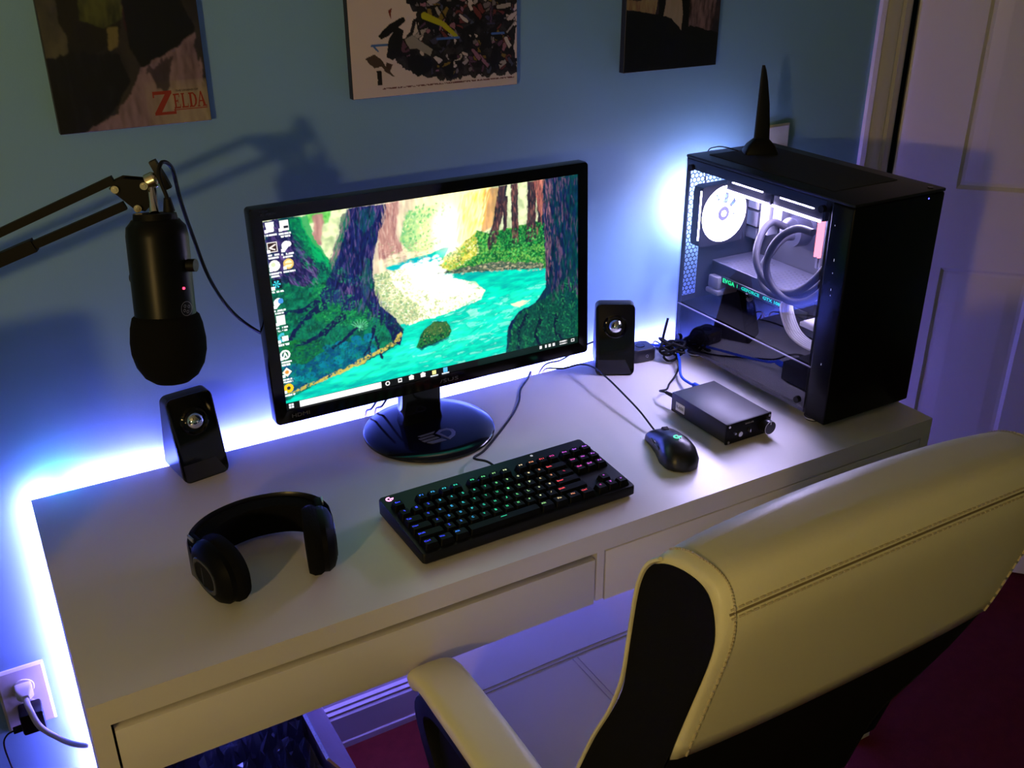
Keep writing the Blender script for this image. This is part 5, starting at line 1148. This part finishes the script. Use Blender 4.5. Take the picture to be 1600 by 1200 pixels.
# glass
bm = B(); box(bm, CX0-0.0006, CX0+0.0026, CY0+0.050, CY1-0.001, CZ0+0.001, CZ1-0.0075); cp_('glass_panel', bm, glass_mat('tempered_glass'), None, label='clear glass side panel')
bm = B()
for yy in (CY0+0.066, CY1-0.018):
    for zz in (CZ0+0.02, CZ1-0.022): cyl(bm, (CX0-0.0045, yy, zz), (CX0+0.003, yy, zz), 0.0062, n=20)
cp_('glass_thumbscrew', bm, BLKM)
for fx in (CX0+0.022, CX1-0.022):
    for fy in (CY0+0.045, CY1-0.045):
        bm = B(); cyl(bm, (fx, fy, ZD), (fx, fy, CZ0+0.001), 0.014, 0.016, 24); cyl(bm, (fx, fy, ZD+.003), (fx, fy, ZD+0.006), 0.0165, n=24, mi=1); cp_('case_foot', bm, [RUBBER, CHROME])
# fin aerial on top of the case
t = thing('fin_aerial', 'tall black fin-shaped aerial standing on top of the computer', 'aerial', (1.335, 0.410, CZ1+0.0012), math.radians(-30))
bm = B(); rings(bm, [[(a, b, z) for a, b in rrect(w_, d_, 0.006, 3)] for w_, d_, z in ((0.062, 0.040, 0), (0.062, 0.040, 0.004), (0.050, 0.030, 0.016), (0.030, 0.020, 0.026), (0.026, 0.016, 0.028))]); obj('aerial_base', bm, BLK, t, 30)
bm = B(); rings(bm, [[((l_+r_)/2+a, b, z) for a, b in rrect(r_-l_, d_, min(r_-l_, d_)*.3, 3)] for l_, r_, d_, z in ((-.014, .016, .012, .010), (-.0135, .0135, .010, .05), (-.013, .009, .008, .09), (-.0125, .002, .006, .13), (-.012, -.003, .005, .150), (-.0115, -.0065, .004, .159))]); obj('aerial_fin', bm, BLK, t, 30)
bm = B(); tube(bm, [(1.30, 0.43, 1.155), (1.285, 0.447, 1.160), (1.278, 0.468, 1.158), (1.285, 0.50, 1.14), (1.29, 0.505, 1.08), (1.29, 0.50, 0.98)], 0.0012, 6)
obj('aerial_cable', bm, RUBBER, None, 60, label='hair-thin black lead dropping from the fin aerial behind the computer', cat='cable', loc=(1.28, 0.47, 1.15))

# ------------------------------------------------------------------ wall plates, plugs
def plate(bm, x0, x1, z0, z1): rings(bm, [[(x0, YW, z0), (x1, YW, z0), (x1, YW, z1), (x0, YW, z1)], [(x0, YW-0.003, z0), (x1, YW-0.003, z0), (x1, YW-0.003, z1), (x0, YW-0.003, z1)], [(x0+.004, YW-0.0062, z0+.004), (x1-.004, YW-0.0062, z0+.004), (x1-.004, YW-0.0062, z1-.004), (x0+.004, YW-0.0062, z1-.004)]])
t = thing('wall_outlet', 'white double power outlet on the wall at the lower left', 'power outlet', (-0.078, YW, 0.377))
bm = B(); plate(bm, -0.1155, -0.0405, 0.315, 0.440); obj('cover_plate', bm, WPL, t, 30, world=True)
for zc in (0.400, 0.357):
    bm = B(); lathe(bm, [(0.0170, 0.0), (0.0170, 0.0012), (0.0160, 0.0020), (0.0, 0.0020)], 28, frame((-0.078, YW-0.006, zc), (1, 0, 0), (0, 0, 1))); obj('socket', bm, WPL, t, 30, world=True)
t = thing('white_plug', 'white plug and thick white cord in the upper socket of the left outlet', 'plug', (-0.078, YW-0.008, 0.400))
bm = B(); rings(bm, [[(-0.078+a, YW-0.008-d, 0.398+b) for a, b in rrect(w_, h_, 0.004, 3)] for w_, h_, d in ((0.026, 0.026, 0.0), (0.026, 0.024, 0.012), (0.020, 0.018, 0.020), (0.012, 0.012, 0.026))]); obj('plug_body', bm, WPL, t, 30, world=True)
bm = B(); tube(bm, [(-0.078, YW-0.032, 0.396), (-0.076, YW-0.045, 0.385), (-0.068, YW-0.056, 0.352), (-0.048, YW-0.052, 0.314), (-0.030, YW-0.046, 0.286), (-0.013, YW-0.032, 0.260), (-0.002, YW-0.0125, 0.238), (0.020, YW-0.0105, 0.222), (0.07, YW-0.0105, 0.18)], 0.0048, 12); obj('cord', bm, WPL, t, 60, world=True)
t = thing('black_adapter', 'black charging adapter in the lower socket of the left outlet', 'adapter', (-0.074, YW-0.008, 0.352))
bm = B(); box(bm, -0.094, -0.058, YW-0.044, YW-0.0085, 0.330, 0.372, .004); obj('adapter_body', bm, BLK, t, world=True)
bm = B(); box(bm, -0.108, -0.094, YW-0.034, YW-0.024, 0.334, 0.342, .001); tube(bm, [(-0.106, YW-0.029, 0.338), (-0.118, YW-0.029, 0.334), (-0.126, YW-0.028, 0.318), (-0.126, YW-0.026, 0.28), (-0.120, YW-0.024, 0.20), (-0.115, YW-0.024, 0.14)], 0.0015, 8); obj('cord', bm, RUBBER, t, 50, world=True)
t = thing('wall_switch', 'small white switch plate on the wall behind the fin aerial', 'switch plate', (1.4915, YW, 1.12))
bm = B(); plate(bm, 1.456, 1.527, 1.050, 1.168); obj('cover_plate', bm, WPL, t, 30, world=True)
bm = B(); box(bm, 1.4865, 1.4965, YW-0.012, YW-0.004, 1.097, 1.121, .001); obj('toggle', bm, WPL, t, world=True)

# ------------------------------------------------------------------ cardboard box under the desk
t = thing('cardboard_box', 'open cardboard box with one flap raised under the left of the desk', 'box', (0.26, 0.30, 0))
bx0, bx1, by0, by1, bz = 0.085, 0.365, 0.12, 0.47, 0.30
bm = B()
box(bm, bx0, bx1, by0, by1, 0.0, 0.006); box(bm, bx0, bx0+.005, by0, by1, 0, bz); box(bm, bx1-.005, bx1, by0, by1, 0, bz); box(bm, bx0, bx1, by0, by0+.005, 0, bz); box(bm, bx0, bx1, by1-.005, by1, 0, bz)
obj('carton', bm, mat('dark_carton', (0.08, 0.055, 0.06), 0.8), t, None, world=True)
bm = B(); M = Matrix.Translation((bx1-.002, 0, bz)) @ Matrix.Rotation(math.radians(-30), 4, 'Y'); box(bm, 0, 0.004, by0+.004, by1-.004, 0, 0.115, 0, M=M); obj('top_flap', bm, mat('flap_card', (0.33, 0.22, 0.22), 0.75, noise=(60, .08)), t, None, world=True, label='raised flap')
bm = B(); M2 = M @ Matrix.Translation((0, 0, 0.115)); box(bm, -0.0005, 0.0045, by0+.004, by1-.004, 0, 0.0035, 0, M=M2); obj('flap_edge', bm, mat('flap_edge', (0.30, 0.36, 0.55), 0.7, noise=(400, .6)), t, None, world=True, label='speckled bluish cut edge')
bm = B(); gx_, gy_ = 26, 30; V = []
for i in range(gx_):
    V.append([])
    for j in range(gy_):
        xx = bx0+.012+(bx1-bx0-.024)*i/(gx_-1); yy = by0+.012+(by1-by0-.024)*j/(gy_-1)
        hh = abs(math.sin(i*1.1+j*.7)*math.cos(j*.9-i*.35))*.05+.05*random.random()
        e_ = 1 if 0 < i < gx_-1 and 0 < j < gy_-1 else 0
        V[-1].append(bm.verts.new((xx+random.uniform(-.003, .003)*e_, yy+random.uniform(-.003, .003)*e_, 0.15+hh*e_+0.03*math.sin(3*i/gx_))))
for i in range(gx_-1):
    for j in range(gy_-1): bm.faces.new((V[i][j], V[i+1][j], V[i+1][j+1], V[i][j+1]))
obj('plastic_wrap', bm, mat('clear_film', (0.03, 0.035, 0.05), 0.2, spec=0.8), None, None, label='crumpled shiny plastic wrapping inside the cardboard box', cat='wrapping', loc=(0.24, 0.28, 0.15))

# ------------------------------------------------------------------ office chair
ch = thing('office_chair', 'cream leather office chair with black sides pulled up to the desk', 'chair', (0.73, -0.12, 0))
prof = [(-.215, .47), (-.235, .53), (-.256, .59), (-.279, .655), (-.308, .73), (-.335, .79), (-.354, .849), (-.361, .905), (-.367, .957), (-.373, .987), (-.383, 1.010), (-.401, 1.027), (-.424, 1.036), (-.45, 1.039), (-.468, 1.034), (-.478, 1.018), (-.482, .992), (-.477, .96), (-.462, .902), (-.438, .81)]
rear = [(-.438, .81), (-.41, .73), (-.375, .65), (-.345, .58), (-.325, .50), (-.30, .44), (-.215, .47)]
pf = [(p.x, p.y) for p in catmull([(a, b, 0) for a, b in prof], 4)]; rf = [(p.x, p.y) for p in catmull([(a, b, 0) for a, b in rear], 3)]
HX0, HX1 = 0.490, 0.972; NXs = 25
def bulge(t_): return (4*t_*(1-t_))**0.55
def bsec(t_, pts, inset=0.0, isfront=False):
    out = []; s = bulge(t_) if 0 < t_ < 1 else 0.0
    for (yy, zz) in pts:
        k = max(0, min(1, (zz-.60)/.45)); narrow = 0.045*max(0, min(1, (0.83-zz)/.30))
        xx = HX0+narrow*0.0+(HX1-HX0-narrow)*t_
        y2 = yy; z2 = zz
        z2 += 0.024*s*max(0, (zz-.85)/.19)
        # padding bulges outward front and rear
        if yy > -.42 and zz < 1.02: y2 += 0.003*s*k
        if yy < -.43: y2 -= 0.018*s*k
        out.append(Vector((xx, y2, z2)))
    return out
ts = [0, .012, .035]+list(np.linspace(.08, .92, NXs-6))+[.965, .988, 1.0]
def rimfix(t_, P_):
    # round the upholstered rim over into the side panel
    if t_ in (0, 1):
        c = Vector((P_[0].x, -.40, .80)); return [p+(Vector((0, -.41, min(p.z, 1.0)-.02))-Vector((0, p.y, p.z))).normalized()*0.004 for p in P_]
    return P_
bm = B(); rings(bm, [rimfix(t_, bsec(t_, pf)) for t_ in ts], False, False)
bo = obj('backrest', bm, CREAM, ch, 70, world=True)
sm = bo.modifiers.new('thickness', 'SOLIDIFY'); sm.thickness = 0.006; sm.offset = -1
# stitched seams on the back
def stitch(bm, fn, n, ln=0.33, r=0.0011, lift=0.0004):
    for k in range(n):
        a, b = fn((k+.5-ln/1)/n if k+.5-ln > 0 else 0), fn(min(1, (k+.5+ln)/n)); tube(bm, [a, (a+b)/2, b], r, 5, 1)
def interp_prof(q):   # q index along pf in 0..1
    i = q*(len(pf)-1); i0 = int(i); f = i-i0; j0 = min(i0+1, len(pf)-1); return (pf[i0][0]*(1-f)+pf[j0][0]*f, pf[i0][1]*(1-f)+pf[j0][1]*f)
def backpt(t_, q, out=0.0008):
    p = bsec(t_, [interp_prof(q)])[0]; a, b = bsec(t_, [interp_prof(max(0, q-.01))])[0], bsec(t_, [interp_prof(min(1, q+.01))])[0]
    d = (b-a).normalized(); n = Vector((1, 0, 0)).cross(d); n = n if n.dot(p-Vector((p.x, -.41, .9))) > 0 else -n
    return p+n*out
# find seam parameter: rear side z about 0.985
qs = min([k/200 for k in range(140, 200)], key=lambda q: abs(interp_prof(q)[1]-1.010))
for dq in (-.009, .009):
    bm = B(); stitch(bm, lambda u_: backpt(.02+.96*u_, qs+dq), 64); obj('seam_stitching', bm, CREAMS, bo, 60, world=True)
bm = B(); tube(bm, [backpt(.02+.96*k/30, qs, 0.0002) for k in range(31)], 0.0012, 6, 1, smoothpath=False); obj('seam_welt', bm, mat('seam_dark', (0.22, 0.17, 0.09), .6), bo, 60, world=True)
bm = B(); stitch(bm, lambda u_: backpt(.030, .56+.44*u_), 56); obj('seam_stitching', bm, CREAMS, bo, 60, world=True)
bm = B(); stitch(bm, lambda u_: backpt(.970, .56+.44*u_), 56); obj('seam_stitching', bm, CREAMS, bo, 60, world=True)
# black rear lower panel and side panels
bm = B(); rings(bm, [[p+Vector((0, .003, 0)) for p in bsec(t_, rf)] for t_ in ts], False, False); rp = obj('rear_panel', bm, MESHBLK, ch, 60, world=True)
for t_, nm in ((0.0, -1), (1.0, 1)):
    bm = B(); P_ = bsec(t_, pf+rf[1:-1]); c = sum(P_, Vector())/len(P_)
    ins = [p+Vector((0, (c-p).y, (c-p).z)).normalized()*(0.0030 if p.y > -.395 else 0.0045)+Vector((nm*0.0005, 0, 0)) for p in P_]
    ins2 = [p+Vector((0, (c-p).y, (c-p).z))*0.25+Vector((nm*0.004, 0, 0)) for p in P_]
    V1 = [bm.verts.new(p) for p in ins]; f = bm.faces.new(V1); bmesh.ops.triangulate(bm, faces=[f])
    obj('side_panel', bm, MESHBLK, ch, 60, world=True, label='black side panel')
for t_, dx_ in ((0.0, -.001), (1.0, .001)):
    fp_ = [p for p in bsec(t_, pf) if p.y > -.402]
    bm = B(); tube(bm, [p+Vector((dx_, .0015, 0)) for p in fp_], 0.0026, 6, 1, smoothpath=False); obj('piping', bm, CREAM, ch, 60, world=True, label='thin cream edge piping')
# seat
bm = B(); R = []
for z_, g in ((.395, .020), (.400, .006), (.420, 0.0), (.455, 0.0), (.472, .008), (.480, .022), (.484, .05)):
    R.append([(a, b, z_) for a, b in rrect(.500-2*g, .500-2*g, max(.075-g, .02), 6, .735, -.045)])
rings(bm, R); seat = obj('seat', bm, CREAM, ch, 60, world=True)
bm = B()
for yy in (.050, .058): tube(bm, [(.52, yy-.002, .4845), (.735, yy+.002, .4848), (.95, yy-.002, .4845)], .0008, 5)
for xx in (.697, .706): tube(bm, [(xx, .046, .4845), (xx, -.1, .4848), (xx, -.26, .4845)], .0008, 5)
obj('seam_stitching', bm, CREAMS, seat, 60, world=True)
bm = B(); box(bm, .56, .91, -.21, .12, .365, .397, .01); obj('seat_pan', bm, BLK, ch, world=True)
# arms: cream pad that bends down at the back, black side loop
for sx, lab in ((0.4165, None), (1.0435, None)):
    bm = B(); R = []
    pp = catmull([(sx, -.022, .622), (sx, -.030, .640), (sx, -.060, .653), (sx-.001, -.12, .656), (sx-.002, -.20, .658), (sx-.002, -.26, .656), (sx, -.300, .645), (sx, -.318, .62)], 5)
    m = len(pp)
    for i, p in enumerate(pp):
        T_ = (pp[min(i+1, m-1)]-pp[max(i-1, 0)]).normalized(); xx = Vector((1, 0, 0)); nn = T_.cross(xx).normalized(); nn = nn if nn.z > 0 or abs(nn.z) < .3 else -nn
        if i < m*.2 and nn.y < 0: nn = -nn
        wv = .0345*(1 if 0 < i < m-1 else .8)*min(1, .84+.16*min(1, i/5)); hv = .015
        nn = Vector((0, T_.z, -T_.y)); nn = nn if True else nn
        R.append([p+xx*wv*math.copysign(abs(math.cos(a))**.6, math.cos(a))+nn*hv*math.copysign(abs(math.sin(a))**.7, math.sin(a)) for a in np.linspace(0, 2*PI, 21)[:-1]])
    rings(bm, R); obj('armrest_pad', bm, CREAM, ch, 60, world=True)
    bm = B(); R = []; ss = -1 if sx < .7 else 1
    loop = catmull([(sx, -.31, .60), (sx, -.27, .630), (sx, -.20, .636), (sx, -.09, .632), (sx-ss*.0, -.045, .60), (sx-ss*.004, -.055, .54), (sx-ss*.01, -.09, .47), (sx-ss*.02, -.14, .42), (sx-ss*.06, -.16, .39)], 5); m = len(loop)
    for i, p in enumerate(loop):
        T_ = (loop[min(i+1, m-1)]-loop[max(i-1, 0)]).normalized(); nn = Vector((0, T_.z, -T_.y)).normalized()
        R.append([p+Vector((1, 0, 0))*a*.028+nn*b*.017 for a, b in ((-1, -.8), (-.8, -1), (.8, -1), (1, -.8), (1, .8), (.8, 1), (-.8, 1), (-1, .8))])
    rings(bm, R); obj('arm_frame', bm, BLK, ch, 40, world=True)
    bm = B(); A_ = [(-.07, .61), (-.26, .615), (-.30, .58), (-.26, .42), (-.12, .42), (-.075, .52)]
    prism(bm, A_, lambda a, b: (sx-.012, a, b), lambda a, b: (sx+.012, a, b)); obj('arm_side_panel', bm, MESHBLK, ch, 30, world=True)
# gas lift and five-star base
bm = B(); cyl(bm, (.735, -.08, .07), (.735, -.08, .22), .026); cyl(bm, (.735, -.08, .22), (.735, -.08, .37), .014); obj('gas_lift', bm, BLK, ch, world=True)
for k in range(5):
    a = math.radians(72*k+18); d = Vector((math.cos(a), math.sin(a), 0)); s_ = Vector((-d.y, d.x, 0)); c = Vector((.735, -.08, 0))
    bm = B(); rings(bm, [[c+d*r+s_*w_*x_+Vector((0, 0, z_+h_*y_)) for x_, y_ in ((-1, 0), (1, 0), (1, 1), (-1, 1))] for r, w_, z_, h_ in ((0.0, .03, .08, .035), (.15, .022, .07, .03), (.30, .015, .06, .022))]); leg = obj('base_leg', bm, BLK, ch, 30, world=True)
    bm = B(); e = c+d*.29
    for s2 in (-.016, .016): cyl(bm, e+s_*(s2-.008)+Vector((0, 0, .027)), e+s_*(s2+.008)+Vector((0, 0, .027)), .027, n=24)
    cyl(bm, e+Vector((0, 0, .03)), e+Vector((0, 0, .062)), .006, n=10); obj('caster', bm, BLK, leg, world=True)

# ------------------------------------------------------------------ outside the picture, to the left: lamp and an added panel that throws the wall shadow
t = thing('floor_lamp', 'slim floor lamp with a bare round bulb behind and left of the camera', 'lamp', (LAMP_POS[0], LAMP_POS[1], 0))
bm = B(); lathe(bm, [(0.13, 0), (0.13, .012), (0.12, .02), (0.0, .022)], 40); obj('lamp_base', bm, BLKM, t)
bm = B(); cyl(bm, (0, 0, .02), (0, 0, 1.375), .010); cyl(bm, (0, 0, 1.375), (0, 0, 1.41), .02); obj('lamp_pole', bm, BLKM, t)
bm = B(); sph(bm, (0, 0, LAMP_POS[2]), .045, 24, 16); obj('bulb', bm, emis('warm_bulb', LAMP_COL, LAMP_STRENGTH), t, 60)
t = thing('occluder', 'unseen dark wooden panel added left of the desk to shadow the wall', 'occluder', (-.50, 0.0, 0))
DW_ = mat('dark_wood', (0.05, 0.028, 0.018), .5, noise=(14, .4))
bm = B(); box(bm, -.80, -.233, -.015, .015, .25, 1.149, .003); obj('panel', bm, DW_, t, world=True)
for x_ in (-.80, -.273):
    bm = B(); box(bm, x_, x_+.04, -.018, .018, 0, 1.149, .003); obj('post', bm, DW_, t, world=True)
